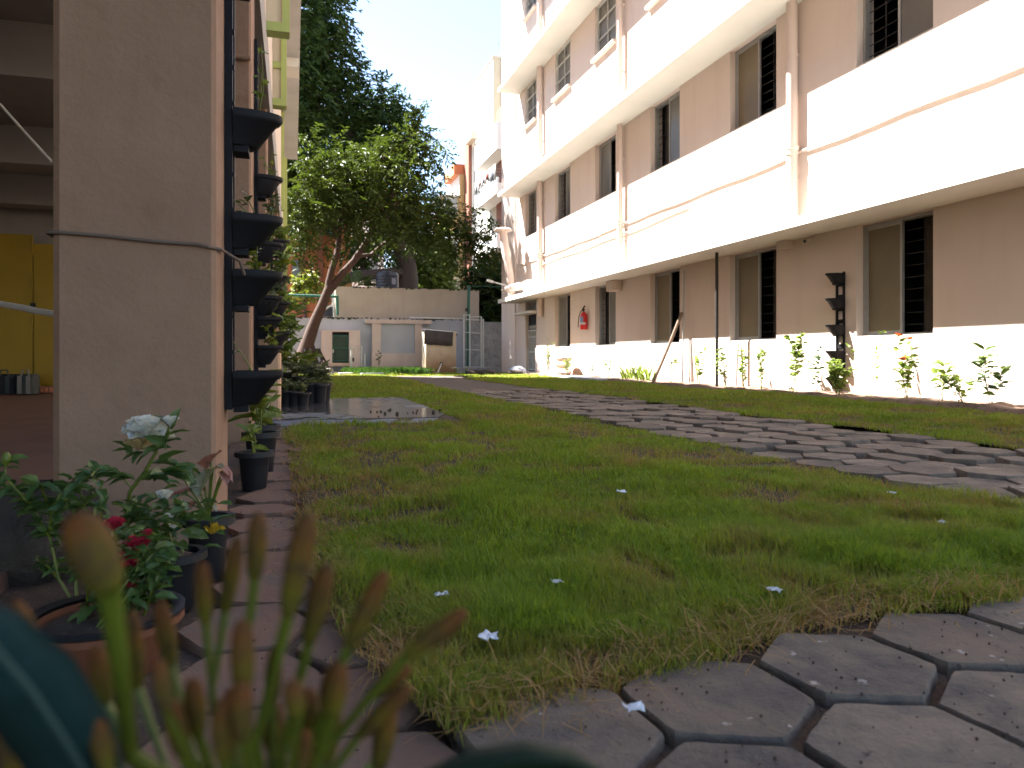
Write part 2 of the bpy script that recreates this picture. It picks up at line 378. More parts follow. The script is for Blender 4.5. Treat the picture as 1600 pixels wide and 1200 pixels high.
def lawn_piece(name, x0f, x1f, y0f, y1, ny, nx, label):
    u = np.linspace(0, 1, nx); ys = np.linspace(0, 1, ny)**1.6
    V = []
    for t in ys:
        for q in u:
            yy0 = .9; y = yy0 + t*(y1-yy0); x = x0f(y) + q*(x1f(y)-x0f(y)); yn = y0f(x)
            y = max(y, yn); V.append((x, y))
    V = np.array(V); Z = lawn_z(V[:,0], V[:,1]); V = np.column_stack([V, Z])
    i = (np.arange(ny-1)[:,None]*nx + np.arange(nx-1)[None]).ravel()
    o = np_mesh(name, V, np.stack([i, i+1, i+1+nx, i+nx], 1), M['thatch'], smooth=True); tag(o, label, None, kind='structure')
lawn_piece('lawn', left_edge, lambda y: np.interp(y, [0, 12, 16, 19, 24], [2.20, 2.23, 2.27, 2.2, 2.1]), near_edge, 23.6, 120, 16, 'wide green lawn left of the hexagon paver path')
lawn_piece('lawn', lambda y: np.interp(y, [0, 10, 14, 16.5, 18, 24], [3.78, 3.7, 3.6, 3.7, 4.6, 6.0]), lambda y: np.interp(y, [0, 18, 21, 24], [6.05, 6.05, 6.4, 6.45]), near_edge, 21.5, 90, 12, 'green lawn strip between paver path and flower bed')
o = sheet('path', 2.2, 3.85, 1.0, 19, 12, 120, lambda x, y: -.026 + .018*value_noise(x, y, 7, 9) + np.clip((y-10.2)*.05, 0, .02), surf('grey_brown_path_dust', (.10,.075,.058), (.07,.054,.043), 5, .95, .6, 50, .01), 'dusty earth path under the grey hexagon pavers')
sheet('terrace', .2, 5, -1.5, 1.22, 40, 26, lambda x, y: -.017 + .016*value_noise(x, y, 9, 8), M['soil'], 'bare earth under the nearest hexagon pavers')
sheet('flower_bed', 5.95, 6.598, 1.5, 19, 10, 160, lambda x, y: np.where(x < 6.0, -.02, .012 + .05*value_noise(x, y, 4, 5) + .03*value_noise(x, y, 14, 6)), M['bed'], 'dry lumpy soil bed along the pink wall')
sheet('walkway', -.35, .27, -.6, 6.2, 10, 90, lambda x, y: -.030 + .014*value_noise(x, y, 7, 18), M['soil'], 'earth strip under red pavers beside the pillars')

# grass -----------------------------------------------------------------
def grass(n):
    y = (1 - rng.random(n)*(1 - 23.0**-.45))**(-1/.45)*.92
    a0, a1 = np.maximum(left_edge(y)-.03, -.13), 6.15
    ulo = (-.33*1.0); xr = np.minimum(a1, y*1.45 + .5)
    x = a0 + (xr-a0)*rng.random(n)
    jl = (value_noise(x, y, 5, 21)-.5)*.13 + rng.normal(0, .025, n)
    pathw = (value_noise(x, y, 4, 22)-.5)*.10 + rng.normal(0, .03, n)
    ok = (x > left_edge(y)+jl*.8) & (y > near_edge(x)+jl*.6)
    pr = np.interp(y, [0, 10, 14, 16.5, 18, 24], [3.78, 3.7, 3.6, 3.7, 4.6, 6.0]); pl = np.interp(y, [0, 12, 16, 19, 24], [2.20, 2.23, 2.27, 2.2, 2.1])
    ok &= ~((x > pl+pathw) & (x < pr+pathw) & (y < 18.5))
    ok &= ~((x < 1.23) & (y > 5.42+jl*.5) & (y < 8.75)) & (x < np.where(y > 18, 6.3, 6.03)+jl*.4)
    bare = value_noise(x, y, 2.3, 31)*.6 + value_noise(x, y, 7, 32)*.4
    bare2 = value_noise(x, y, 9, 37)*.6 + value_noise(x, y, 3, 38)*.4
    ok &= ((bare < .70) | (rng.random(n) < .4)) & ((bare2 < .66) | (rng.random(n) < .25))
    x, y, bare, jl, bare2 = x[ok], y[ok], bare[ok], jl[ok], bare2[ok]; n = len(x)
    edge = np.clip(1 - np.minimum(y-near_edge(x), (x-left_edge(y))*1.4)/.13, 0, 1)*(y < 5)
    dry = np.clip((bare-.50)*3.6, 0, .9)*rng.random(n)**.6 + np.clip((bare2-.54)*6, 0, .8)*rng.random(n) + (rng.random(n) < .07)*.8 + edge*.6*rng.random(n)
    dry = np.clip(dry, 0, 1)
    tone = np.clip(.5*value_noise(x, y, 1.1, 33) + .45*value_noise(x, y, 8, 35) + .55*rng.random(n) - .25, 0, 1)
    h = (.016 + .022*rng.random(n) + .034*value_noise(x, y, 7, 34)*value_noise(x, y, 2, 36)*1.6) * np.where(dry > .5, .75, 1) * np.interp(y, [1, 4, 12], [.95, .95, 1.0])
    w = (.0011 + .00080*y)*(.7+.6*rng.random(n))
    az = rng.random(n)*6.283; lean = np.where(dry > .5, .9, .45)*rng.random(n)**.7 + .12
    dx, dy = np.cos(az), np.sin(az); sx, sy = -dy, dx
    z = lawn_z(x, y) - .006
    def pt(f, wd):
        hh = h*f*np.cos(lean*f); o_ = h*f*np.sin(lean*f)*1.35
        return np.stack([x+dx*o_+sx*wd, y+dy*o_+sy*wd, z+hh], -1)
    V = np.stack([pt(0, -w/2), pt(0, w/2), pt(.55, w*.42), pt(.55, -w*.42), pt(1, 0*w)], 1).reshape(-1,3)
    i = np.arange(n)[:,None]*5
    o = np_mesh('grass', V, [i+np.array([[0,1,2,3]]), i+np.array([[3,2,4]])], M['grass'], tone=np.tile(tone, 2), dry=np.tile(dry, 2))
    tag(o, 'short green lawn grass with dry straw patches', 'grass', kind='stuff')
grass(580000)

# straw along the borders of the lawn
def straw(n):
    y1 = rng.uniform(.95, 5, n); side = rng.random(n) < .45
    x = np.where(side, left_edge(y1)+rng.normal(.03, .05, n), rng.uniform(.2, 2.2, n))
    y = np.where(side, y1, near_edge(x)+rng.normal(.02, .05, n))
    az = rng.random(n)*6.283; L = rng.uniform(.03, .09, n); w = .0009
    z0 = lawn_z(x, y)+rng.uniform(.0, .03, n); dz = rng.normal(0, .015, n)
    a = np.stack([x, y, z0], -1); b = a + np.stack([np.cos(az)*L, np.sin(az)*L, dz], -1)
    mid = (a+b)/2 + np.stack([rng.normal(0,.008,n), rng.normal(0,.008,n), np.abs(rng.normal(.006,.006,n))], -1)
    s = np.stack([-np.sin(az)*w, np.cos(az)*w, 0*az], -1)
    V = np.stack([a-s, a+s, mid+s, mid-s, b], 1).reshape(-1,3); i = np.arange(n)[:,None]*5
    o = np_mesh('dry_grass', V, [i+np.array([[0,1,2,3]]), i+np.array([[3,2,4]])], M['grass'], tone=rng.random(2*n), dry=np.full(2*n, .95))
    tag(o, 'pale dry straw lying along the lawn border', 'dry grass', kind='stuff')
straw(2300)

# pavers ----------------------------------------------------------------
def hexmesh(name, r, h, m, seed):
    rr = random.Random(seed); pts = []
    cor = [(r*math.cos(R(60*k))*(1+rr.uniform(-.03,.03)), r*math.sin(R(60*k))*(1+rr.uniform(-.03,.03))) for k in range(6)]
    for k in range(6):
        a, b = cor[k], cor[(k+1) % 6]
        for j in range(7):
            t = j/7; cut = .985 if j == 0 else 1
            pts.append(((a[0]*(1-t)+b[0]*t)*cut*(1+rr.uniform(-.010,.010)), (a[1]*(1-t)+b[1]*t)*cut*(1+rr.uniform(-.010,.010))))
    n = len(pts); V = []; F = []
    rings = [(1.0, -h), (1.008, -h*.5), (1.0, -.009), (.990, -.003), (.976, 0), (.5, .0005)]
    for s_, z in rings:
        for p in pts: V.append((p[0]*s_, p[1]*s_, z + (rr.uniform(-.0007,.0007) if z > -.02 else 0)))
    for i in range(len(rings)-1):
        for k in range(n): F.append((i*n+k, i*n+(k+1) % n, (i+1)*n+(k+1) % n, (i+1)*n+k))
    F.append(tuple((len(rings)-1)*n+k for k in range(n)))
    me = bpy.data.meshes.new(name); me.from_pydata(V, [], F); me.materials.append(m)
    me.polygons.foreach_set('use_smooth', [True]*len(me.polygons)); me.set_sharp_from_angle(angle=R(24)); return me
HEX = [hexmesh('paver', .150, .07, M['paver'], k) for k in range(5)]
HEXR = [hexmesh('paver', .118, .06, M['brick'], 20+k) for k in range(3)]
def paver(mesh, x, y, z, label, group, tilt=.02, rz=None, sc_=1):
    o = bpy.data.objects.new('paver', mesh); col.objects.link(o); o.location = (x, y, z)
    o.rotation_euler = (random.gauss(0, tilt), random.gauss(0, tilt), (random.choice(range(6))*R(60) + random.gauss(0, R(4))) if rz is None else rz)
    o.scale = (sc_, sc_, 1); tag(o, label, 'paver', group); return o
# the garden path: six across, slightly shuffled rows
cnt = 0; pitch = .272
for i in range(80):
    for j in range(6):
        y = 1.30 + i*pitch*.5*1.0*1.0
        # columns run along the path; neighbouring columns are offset by half a stone
        pass
cx0 = 2.37; dxh = .240
for j in range(6):
    for i in range(36):
        y = 1.30 + (i + (.5 if j % 2 else 0))*.272 + random.gauss(0, .012)
        x = cx0 + j*dxh + random.gauss(0, .012) + .05*math.sin(y*1.1+j)
        if y > 10.4 + .5*math.sin(j*2): continue
        if x > 1.6*y + .9: continue
        if (j in (0, 5)) and random.random() < .07: continue
        paver(random.choice(HEX), x, y, .014 + random.gauss(0, .007) , 'grey hexagon paver set unevenly in the long garden path', 'hexagon pavers of the long garden path', .02, None, random.uniform(.91, .97))
        cnt += 1
# the paving at the camera's feet, placed one by one
near = [((1118,1092), 'dark grey hexagon paver jutting into the lawn left of the others'),
        ((1312,1048), 'grey hexagon paver on the lawn edge beside the paver with the brown spot'),
        ((1478,1010), 'grey hexagon paver with a brown dirt spot near the lawn edge'),
        ((1385,1150), 'broad pale grey hexagon paver at the bottom of the picture'),
        ((1575,1100), 'grey hexagon paver at the right rim below the spotted paver'),
        ((905,1150), 'reddish dusty paver half sunk in earth beside the curling leaf'),
        ((1150,1195), 'grey hexagon paver cut by the bottom rim below the dark jutting paver'),
        ((1600,978), 'red stained hexagon paver behind the spotted paver at the lawn edge')]
gp = [gnd(1118,1092), gnd(1312,1048)]
# lattice fitted to two neighbouring stones
a1 = gp[1]-gp[0]; L0 = a1.length; base_ang = math.atan2(a1.y, a1.x)
pit = .262
e1 = Vector((math.cos(base_ang), math.sin(base_ang), 0))*pit; e2 = Vector((math.cos(base_ang-R(60)), math.sin(base_ang-R(60)), 0))*pit
labs = {(0,0): near[0][1], (1,0): near[1][1], (2,0): near[2][1], (1,1): near[3][1], (2,1): near[4][1], (0,1): near[6][1], (3,0): near[7][1], (-1,1): near[5][1]}
for i in range(-3, 7):
    for j in range(-1, 7):
        p = gp[0] + e1*i + e2*j
        if p.y > near_edge(p.x) - .02 or p.x < .26 or p.y < -.9 or p.x > 3.6: continue
        if p.y < .45 and (i, j) not in labs and random.random() < 0: continue
        o = paver(HEX[(i*3+j) % 5], p.x+random.gauss(0,.006), p.y+random.gauss(0,.006), .010+random.gauss(0,.0025), labs.get((i,j), 'grey hexagon paver of the paving outside the lawn'), 'hexagon pavers of the near paving', .007, rz=base_ang-R(30)+R(60)*random.randrange(6)+random.gauss(0,.03), sc_=pit/.281)
# red pavers along the pillars
for j in range(2):
    for i in range(22):
        y = .55 + (i + (.5 if j else 0))*.228; x = -.08 + j*.20 - .03*(y > 3.6)
        if x > left_edge(y)+.10 or y > 5.5: continue
        paver(random.choice(HEXR), x+random.gauss(0,.012), y, -.004+random.gauss(0,.006), 'worn red brown hexagon paver in the strip beside the pillars', 'red pavers beside the pillars', .03)

# pebbles and dirt crumbs
def crumbs(n):
    mb_v = []; F = []
    for k in range(n):
        q = random.random()
        if q < .45: x, y = random.uniform(.25, 2.4), random.uniform(.3, 1.15)
        elif q < .75: x, y = random.uniform(-.25, .2), random.uniform(.6, 5.5)
        elif q < .9: x, y = random.uniform(6.0, 6.5), random.uniform(5, 14)
        else: x, y = random.uniform(2.3, 3.7), random.uniform(1.3, 8)
        r = random.uniform(.0008, .0032)*(5 if x > 5.9 else 1); z = (.02 if x > 5.9 else .012 if y < 1.2 and x > .25 else -.004) + r*.6
        b = len(mb_v); mb_v += [(x+r,y,z),(x-r,y,z),(x,y+r,z),(x,y-r,z),(x,y,z+r*.8),(x,y,z-r)]
        F += [(b+i, b+j, b+k_) for i, j, k_ in ((0,2,4),(2,1,4),(1,3,4),(3,0,4),(2,0,5),(1,2,5),(3,1,5),(0,3,5))]
    o = np_mesh('gravel', np.array(mb_v), np.array(F), M['soil']); tag(o, 'loose crumbs of earth scattered over pavers and soil', 'gravel', kind='stuff')
crumbs(1500)

# wet concrete slab -------------------------------------------------------
slab = thing('concrete_slab', 'wet grey concrete slab with puddles on the lawn beside potted plants', 'slab', (.5, 7.2, 0))
MB().prism([(-.16,5.86),(1.10,5.76),(1.22,6.1),(1.22,8.5),(1.1,8.72),(-.16,8.72)], -.04, .022).build('slab_top', M['wet'], slab)
MB().prism([(-.16,5.40),(.95,5.38),(1.1,5.757),(-.16,5.857)], -.04, .016).build('front_edge', M['blue'], slab)
cl = MB()
for k in range(16):
    x, y = random.gauss(.75, .25), random.gauss(6.3, .25); r = random.uniform(.006, .016); cl.ell((x, y, .022+r*.5), r, r*.9, r*.7, 7, 5, .2)
tag(cl.build('dirt', M['rock']), 'dark clods of earth scattered on the wet slab', 'dirt', kind='stuff')

# ------------------------------------------------------------------ long pink building
bld = thing('apartment_building', 'long pink apartment block with white ledges, blazing in the sun', 'building', (XW, 12, 0))
YE, YN = 23.5, .5
zs = [(.733, 2.1), (4.03, 5.31), (7.25, 8.46), (10.45, 11.6)]         # sill and head of each storey
cols = [(821,838), (867,891), (930,962), (1016,1062), (1140,1213), (1338,1458)]
colY = [(yX(b, XW), yX(a, XW)) for a, b in cols]
colY += [(4.0, 4.75), (2.2, 2.95)]
TH = .26
w = MB(); zprev = -.3
door = (yX(836, XW), yX(822, XW), 0.06, 1.72)
for fi, (z0, z1) in enumerate(zs):
    w.box(XW, XW+TH, YN, YE, zprev, z0) if fi else (w.box(XW, XW+TH, YN, door[0], zprev, z0), w.box(XW, XW+TH, door[1], YE, zprev, z0), w.box(XW, XW+TH, door[0], door[1], zprev, door[2]))
    ys = sorted(colY); e = YN
    for (a, b) in ys:
        w.box(XW, XW+TH, e, a, z0, z1); e = b
    w.box(XW, XW+TH, e, YE, z0, z1)
    if fi == 0:
        a, b = colY[0]; w.box(XW, XW+TH, a, b, 1.72, 1.80)
    zprev = z1
w.box(XW, XW+TH, YN, YE, zprev, 12.3)
w.box(XW+TH, 14, YE-TH, YE, -.3, 12.3); w.box(XW+TH, 14, YN, YN+TH, -.3, 12.3); w.box(13.7, 14, YN+TH, YE-TH, -.3, 12.3)
w.build('wall', M['wall'], bld)
inn = MB()
for zf in (.0, 2.5, 5.7, 8.9, 12.1): inn.box(XW+TH+.01, 13.69, YN+TH+.01, YE-TH-.01, zf-.1, zf)
inn.box(8.2, 8.3, YN+TH+.01, YE-TH-.01, 0.001, 12.0)
inn.build('interior', M['dark'], bld)
for (z, nm) in ((2.1, 0), (5.31, 1), (8.46, 2), (11.6, 3)):
    l = MB(); xl = XL if z < 11 else 5.7
    prof = [(XW-.002, z), (xl, z), (xl, z+.11), (xl+.03, z+.12), (XW-.002, z+.2)]
    n = len(l.v); ye, yn = 21.5, YN-.3
    for yy in (yn, ye): l.v += [(p[0], yy, p[1]) for p in prof]
    m_ = len(prof); l.f += [tuple(n+i for i in range(m_)), tuple(n+m_+i for i in reversed(range(m_)))]
    l.f += [(n+i, n+m_+i, n+m_+(i+1) % m_, n+(i+1) % m_) for i in range(m_)]
    l.build('ledge', M['ledge'], bld)

def ring(mb, x0, x1, y0, y1, z0, z1, w):
    mb.box(x0, x1, y0, y1, z0, z0+w); mb.box(x0, x1, y0, y1, z1-w, z1); mb.box(x0, x1, y0, y0+w, z0+w, z1-w); mb.box(x0, x1, y1-w, y1, z0+w, z1-w); return mb
def window(y0, y1, z0, z1, glass_left, pane_m, curtain=False):
    fx = XW+.10
    fr = ring(MB(), fx, fx+.10, y0+.002, y1-.002, z0+.002, z1-.002, .035).build('window', M['alu'], bld)
    ym = (y0+y1)/2; (a, b) = (ym-.03, y1-.037) if glass_left else (y0+.037, ym+.03)
    ring(MB(), fx+.012, fx+.045, a, b, z0+.038, z1-.038, .032).build('sash', M['alu'], fr)
    MB().box(fx+.024, fx+.032, a+.033, b-.033, z0+.071, z1-.071).build('pane', pane_m, fr)
    a2, b2 = (y0+.037, ym-.034) if glass_left else (ym+.034, y1-.037)
    g = MB(); k = 0; z = z0+.13
    while z < z1-.06: g.box(fx+.062, fx+.072, a2, b2, z, z+.007); z += .135
    g.box(fx+.074, fx+.084, (a2+b2)/2-.006, (a2+b2)/2+.006, z0+.038, z1-.038)
    g.build('grille', M['iron'], fr)
    if curtain: 
        cb = MB()
        cb.box(fx+.13, fx+.15, a2-.02, a2+(b2-a2)*.62, z0+.0, z1); cb.build('curtain', M['board'], fr)
    MB().box(XW+.012, fx-.002, y0+.002, y1-.002, z0+.001, z0+.014).build('sill', M['ledge'], fr)
    return fr
gl = [[None,1,0,1,1,1,1,1], [0,0,1,0,1,0,1,0]]
for ci, (a, b) in enumerate(colY):
    if ci > 0: window(a, b, zs[0][0], zs[0][1], gl[0][ci], M['pane_grey'] if ci < 3 else M['pane'], True)
    window(a, b, zs[1][0], zs[1][1], gl[1][ci], M['pane'] if ci == 4 else M['pane_grey'], ci in (1, 3))
    for (z0, z1) in zs[2:]:
        if ci > 4: continue
        fx = XW+.03
        fr = ring(MB(), fx, fx+.06, a+.002, b-.002, z0+.002, z1-.002, .04).build('window', M['white_metal'], bld)
        g = MB()
        for k in (1, 2): zz = z0+(z1-z0)*k/3; g.box(fx+.005, fx+.03, a+.042, b-.042, zz-.009, zz+.009)
        g.box(fx+.032, fx+.05, (a+b)/2-.012, (a+b)/2+.012, z0+.042, z1-.042); g.build('grille', M['white_metal'], fr)
        MB().box(fx+.062, fx+.07, a+.002, b-.002, z0+.002, z1-.002).build('pane', M['pane_grey'], fr)
        MB().box(XW-.09, XW+.028, a-.05, b+.05, z0-.06, z0-.002).build('sill', M['wall'], fr)
# small window above the door, its canopy and the grilled door
a, b = colY[0]
fr = ring(MB(), XW+.1, XW+.16, a+.002, b-.002, 1.802, 2.098, .03).build('window', M['alu'], bld)
MB().box(XW+.12, XW+.13, a+.033, b-.033, 1.834, 2.066).build('pane', M['pane_grey'], fr)
cp = MB().box(XW-.34, XW-.002, door[0]-.55, door[1]+.25, 1.72, 1.77).build('canopy', M['ledge'], bld)
d = ring(MB(), XW+.08, XW+.14, door[0]+.003, door[1]-.003, door[2]+.003, door[3]-.003, .05).build('door', M['dark'], bld)
MB().box(XW+.11, XW+.12, door[0]+.054, door[1]-.054, door[2]+.054, door[3]-.054).build('door_leaf', M['dark'], d)
g = MB(); yy = door[0]+.1
while yy < door[1]-.06: g.box(XW+.06, XW+.072, yy, yy+.018, door[2]+.05, 1.25); yy += .075
for zz in (.1, .62, 1.05, 1.24): g.box(XW+.045, XW+.058, door[0]+.05, door[1]-.05, zz, zz+.03)
yy = door[0]+.1
while yy < door[1]-.1: g.tube([(XW+.06, yy+.04+.04*math.cos(t*.7), 1.35+.05*math.sin(t*.7)) for t in range(10)], .008, 5); yy += .13
g.build('door_grille', M['white_metal'], d)
MB().box(XW-.55, XW-.002, door[0]-.35, door[1]+.1, -.05, .035).build('doorstep', M['ledge'], bld)
# drain pipes
for px, r, z0, z1 in ((843,.075,1.6,12.2), (968,.06,2.31,12.2), (1236.5,.075,2.31,12.2), (805,.025,.1,12.2)):
    yy = yX(px, XW-.11); p = MB().tube([(XW-.10, yy, z0), (XW-.10, yy, z1)], r, 14)
    for zc in ((3.3, 6.0, 9.2) if r > .03 else ()):
        if zc > z0: p.lathe((XW-.10, yy, zc), [(r+.002,-.07),(r+.014,-.065),(r+.014,0),(r+.022,.01),(r+.022,.045),(r+.002,.05)], 14)
    for zc in (2.9, 4.6, 6.4, 7.8, 9.8): 
        if zc > z0: p.box(XW-.10, XW-.001, yy-.02, yy+.02, zc, zc+.03)
    p.build('drain_pipe', M['pipe'], bld, True)
def conduit(pts, r): MB().tube(pts, r, 8).build('conduit', M['pipe'], bld, True)
ys = np.linspace(1, yX(815, XW), 40); conduit([(XW-.03, y, 3.26+.012*math.sin(y*3.1)) for y in ys], .018)
y0, y1 = yX(1077, XW), yX(846, XW)
ys = np.linspace(y0, y1, 30); conduit([(XW-.03, y, 3.06 + .05*math.exp(-(y-y0)*1.2) + .018*math.sin(y*2.2)) for y in ys], .016)
conduit([(XW-.022, y0-.02, 3.12), (XW-.022, y0-.02, 2.6)], .010)
for px in (940, 914, 880): yy = yX(px, XW); conduit([(XW-.03, yy, 3.3), (XW-.03, yy, 2.78)], .008)
yy = yX(892, XW)
MB().lathe((0,0,0), [(.0,0),(.10,0),(.11,.01),(.11,.03),(0,.03)], 18)
v = MB(); c_ = (XW-.012, yX(882, XW), 2.73)
for k in range(16):
    t0, t1 = 2*math.pi*k/16, 2*math.pi*(k+1)/16
    v.poly([(XW-.02, c_[1], c_[2]), (XW-.02, c_[1]+.11*math.cos(t0), c_[2]+.13*math.sin(t0)), (XW-.02, c_[1]+.11*math.cos(t1), c_[2]+.13*math.sin(t1))])
    v.quad((XW-.02, c_[1]+.11*math.cos(t0), c_[2]+.13*math.sin(t0)), (XW-.02, c_[1]+.11*math.cos(t1), c_[2]+.13*math.sin(t1)), (XW+.001, c_[1]+.11*math.cos(t1), c_[2]+.13*math.sin(t1)), (XW+.001, c_[1]+.11*math.cos(t0), c_[2]+.13*math.sin(t0)))
v.build('vent', M['alu'], bld)
# far end: fat vent duct with a cap, oblong hood, lamp arm
dk = thing('vent_duct', 'fat pink vent duct with flared cap at the block corner', 'duct', (6.0, 22, 2.3))
q = [onX(800, 468, 6.15), onX(797, 430, 6.1), onX(790, 395, 6.03), onX(786, 362, 5.98)]
MB().tube(q, [.11,.11,.115,.12], 16).build('duct_body', M['pipe'], dk, True)
MB().lathe(q[3], [(.10,-.02),(.27,.02),(.28,.05),(.2,.10),(0,.13)], 20).build('cap', M['pipe'], dk, True)
c_ = onX(822, 446, 6.35)
hd = thing('wall_hood', 'white oblong hood above the door ledge', 'hood', c_)
MB().box(6.30, 6.598, c_.y-.35, c_.y+.15, c_.z-.16, c_.z+.13).build('hood_box', M['ledge'], hd)
MB().tube([(6.25, c_.y+.2, c_.z+.0), (6.1, c_.y+.7, c_.z-.02), (6.0, c_.y+1.1, c_.z-.06)], [.12,.11,.07], 12).build('hood_pipe', M['pipe'], hd, True)
p0, p1 = onX(790, 446, 6.0), at(762, 438, 22.0)
lp = thing('wall_lamp', 'pale lamp on a thin arm at the block corner', 'lamp', p0)
MB().tube([p0, p0.lerp(p1, .9)], .02, 8).build('arm', M['white_metal'], lp)
MB().beam(p0.lerp(p1, .75), p1, .16, .07).build('lamp_head', M['white_metal'], lp)
# small fittings under the ground floor ledge
for (px0, py0, px1, py1, dep, nm, lab, cat) in ((1227, 374, 1240, 388, .14, 'junction_box', 'pink junction box under the ledge between two windows', 'box'), (961, 437, 972, 454, .2, 'junction_box', 'pink junction box under the ledge at the second window from the fire extinguisher side', 'box')):
    a = onX(px0, py0, XW); b = onX(px1, py1, XW)
    t_ = thing(nm, lab, cat, (XW, (a.y+b.y)/2, b.z)); MB().box(XW-dep, XW-.001, b.y, a.y, b.z, min(a.z, 2.098)).build('body', M['pipe'], t_)
    MB().box(XW-dep-.012, XW-dep-.001, b.y+.01, a.y-.01, b.z+.01, min(a.z, 2.098)-.01).build('cover', M['pipe'], t_)
a = onX(1267, 374, XW-.05)
cc = thing('security_camera', 'small pale camera under the ledge beside the junction box', 'camera', a)
MB().tube([a+Vector((.05,0,.04)), a], .02, 8).build('bracket', M['pipe'], cc); MB().tube([a+Vector((.0,.03,.0)), a+Vector((-.10,-.01,-.03))], .03, 12).build('camera_body', M['pipe'], cc, True)
MB().tube([a+Vector((-.102,-.011,-.031)), a+Vector((-.108,-.012,-.032))], .022, 12).build('lens', M['iron'], cc)

# fire extinguisher
e = onX(912, 515, XW-.10); top = onX(912, 487, XW-.10); hh = top.z-e.z
fe = thing('fire_extinguisher', 'red fire extinguisher hanging on the wall between two narrow windows', 'fire extinguisher', e)
MB().lathe(e, [(0,0),(.075,0),(.085,.02),(.085,hh-.10),(.07,hh-.05),(.035,hh-.01),(.03,hh),(0,hh)], 24).build('cylinder', M['red'], fe, True)
v = MB().tube([e+Vector((0,0,hh)), e+Vector((0,0,hh+.07))], .02, 10); v.beam(e+Vector((0,.08,hh+.05)), e+Vector((0,-.06,hh+.13)), .03, .02); v.beam(e+Vector((0,.06,hh+.03)), e+Vector((0,-.05,hh+.05)), .025, .015); v.build('valve', M['iron'], fe)
MB().tube([e+Vector((-.02,.03,hh+.04)), e+Vector((-.04,.10,hh+.0)), e+Vector((-.05,.18,hh-.10)), e+Vector((-.05,.21,hh-.25)), e+Vector((-.05,.22,hh-.36))], .011, 8).build('hose', M['iron'], fe, True)
MB().tube([e+Vector((-.05,.22,hh-.36)), e+Vector((-.05,.225,hh-.42))], .015, 8).build('nozzle', M['white_metal'], fe)
MB().lathe(e+Vector((0,0,hh*.36)), [(.0865,0),(.0865,hh*.35)], 12, a0=R(120), arc=R(120)).build('label', M['label_blue'], fe, True)
MB().lathe(e+Vector((0,0,hh*.28)), [(.0866,0),(.0866,hh*.12)], 12, a0=R(170), arc=R(110)).build('label', M['label_white'], fe, True)

# ------------------------------------------------------------------ poles and stakes against the wall
b0, b1 = gnd(1020, 599, .03), onX(1066, 488, 6.5)
lg = thing('wooden_pole', 'long weathered wooden pole leaning on the pink wall', 'pole', b0)
MB().tube([b0, b0.lerp(b1,.5)+Vector((.01,.0,0)), b1], [.030,.027,.030], 9).build('shaft', M['wood'], lg, True)
y = yX(1120, 6.25)
tag(MB().tube([(6.25, y, .0), (6.25, y, 2.099)], .024, 10).build('iron_post', M['iron'], None, True), 'dark iron post standing from the bed up to the ledge', 'post')
for px, x1, ztop, xb, lab in ((1066, 6.54, 2.0, 6.5, 'thin pale conduit rising beside the leaning wooden pole'), (1080, 6.56, .78, 6.5, 'short grey stick leaning on the sunlit wall near the wooden pole'), (1148, 6.56, .70, 6.52, 'short grey stake below the left corner of a tan window')):
    y = yX(px, 6.5); tag(MB().tube([(xb, y, 0), (x1, y+(.12 if px == 1080 else 0), ztop)], .016, 8).build('stake', M['alu'], None, True), lab, 'stake')

# ------------------------------------------------------------------ plants
def twig_leaves(P, D, n_per, tlen, llen, lw, jit=.5):
    """leaves set alternately along twigs that start at P and run along D"""
    P = np.asarray(P, float); D = nrm(np.asarray(D, float)); n = len(P)
    t = np.linspace(.12, 1, n_per)[None,:,None]
    tl = (tlen*(.7+.6*rng.random(n)))[:,None,None]
    Q = P[:,None,:] + D[:,None,:]*t*tl + np.array([0,0,-1.])*(t**2)*tl*.22
    side = nrm(np.cross(D, [0,0,1.]) + 1e-6)[:,None,:]*np.where(np.arange(n_per) % 2, 1, -1)[None,:,None]
    LD = D[:,None,:]*.6 + side*.8 + rng.normal(0, jit*.5, (n, n_per, 3)) + np.array([0,0,-.15])
    m = n*n_per
    return Q.reshape(-1,3), LD.reshape(-1,3), llen*(.65+.6*rng.random(m)), lw*(.7+.5*rng.random(m))
def crown_points(clumps, n, droop=.15, pw=2.2):
    C = np.array([c[:3] for c in clumps]); Rr = np.array([c[3] for c in clumps]); w = Rr**pw; w /= w.sum()
    k = rng.choice(len(C), n, p=w); d = nrm(rng.normal(0, 1, (n,3)))
    rad = Rr[k]*(rng.random(n)**.45); P = C[k] + d*rad[:,None]*np.array([1,1,.8])
    D = d*.8 + rng.normal(0, .4, (n,3)) + np.array([0,0,-droop])
    return P, D, k
def branches(mb, root, tips, r0):
    for t in tips:
        t = Vector(t); m1 = root.lerp(t, .5) + Vector((random.gauss(0,.1), random.gauss(0,.1), .15)); mb.tube([root, m1, t], [r0, r0*.6, r0*.2], 6)

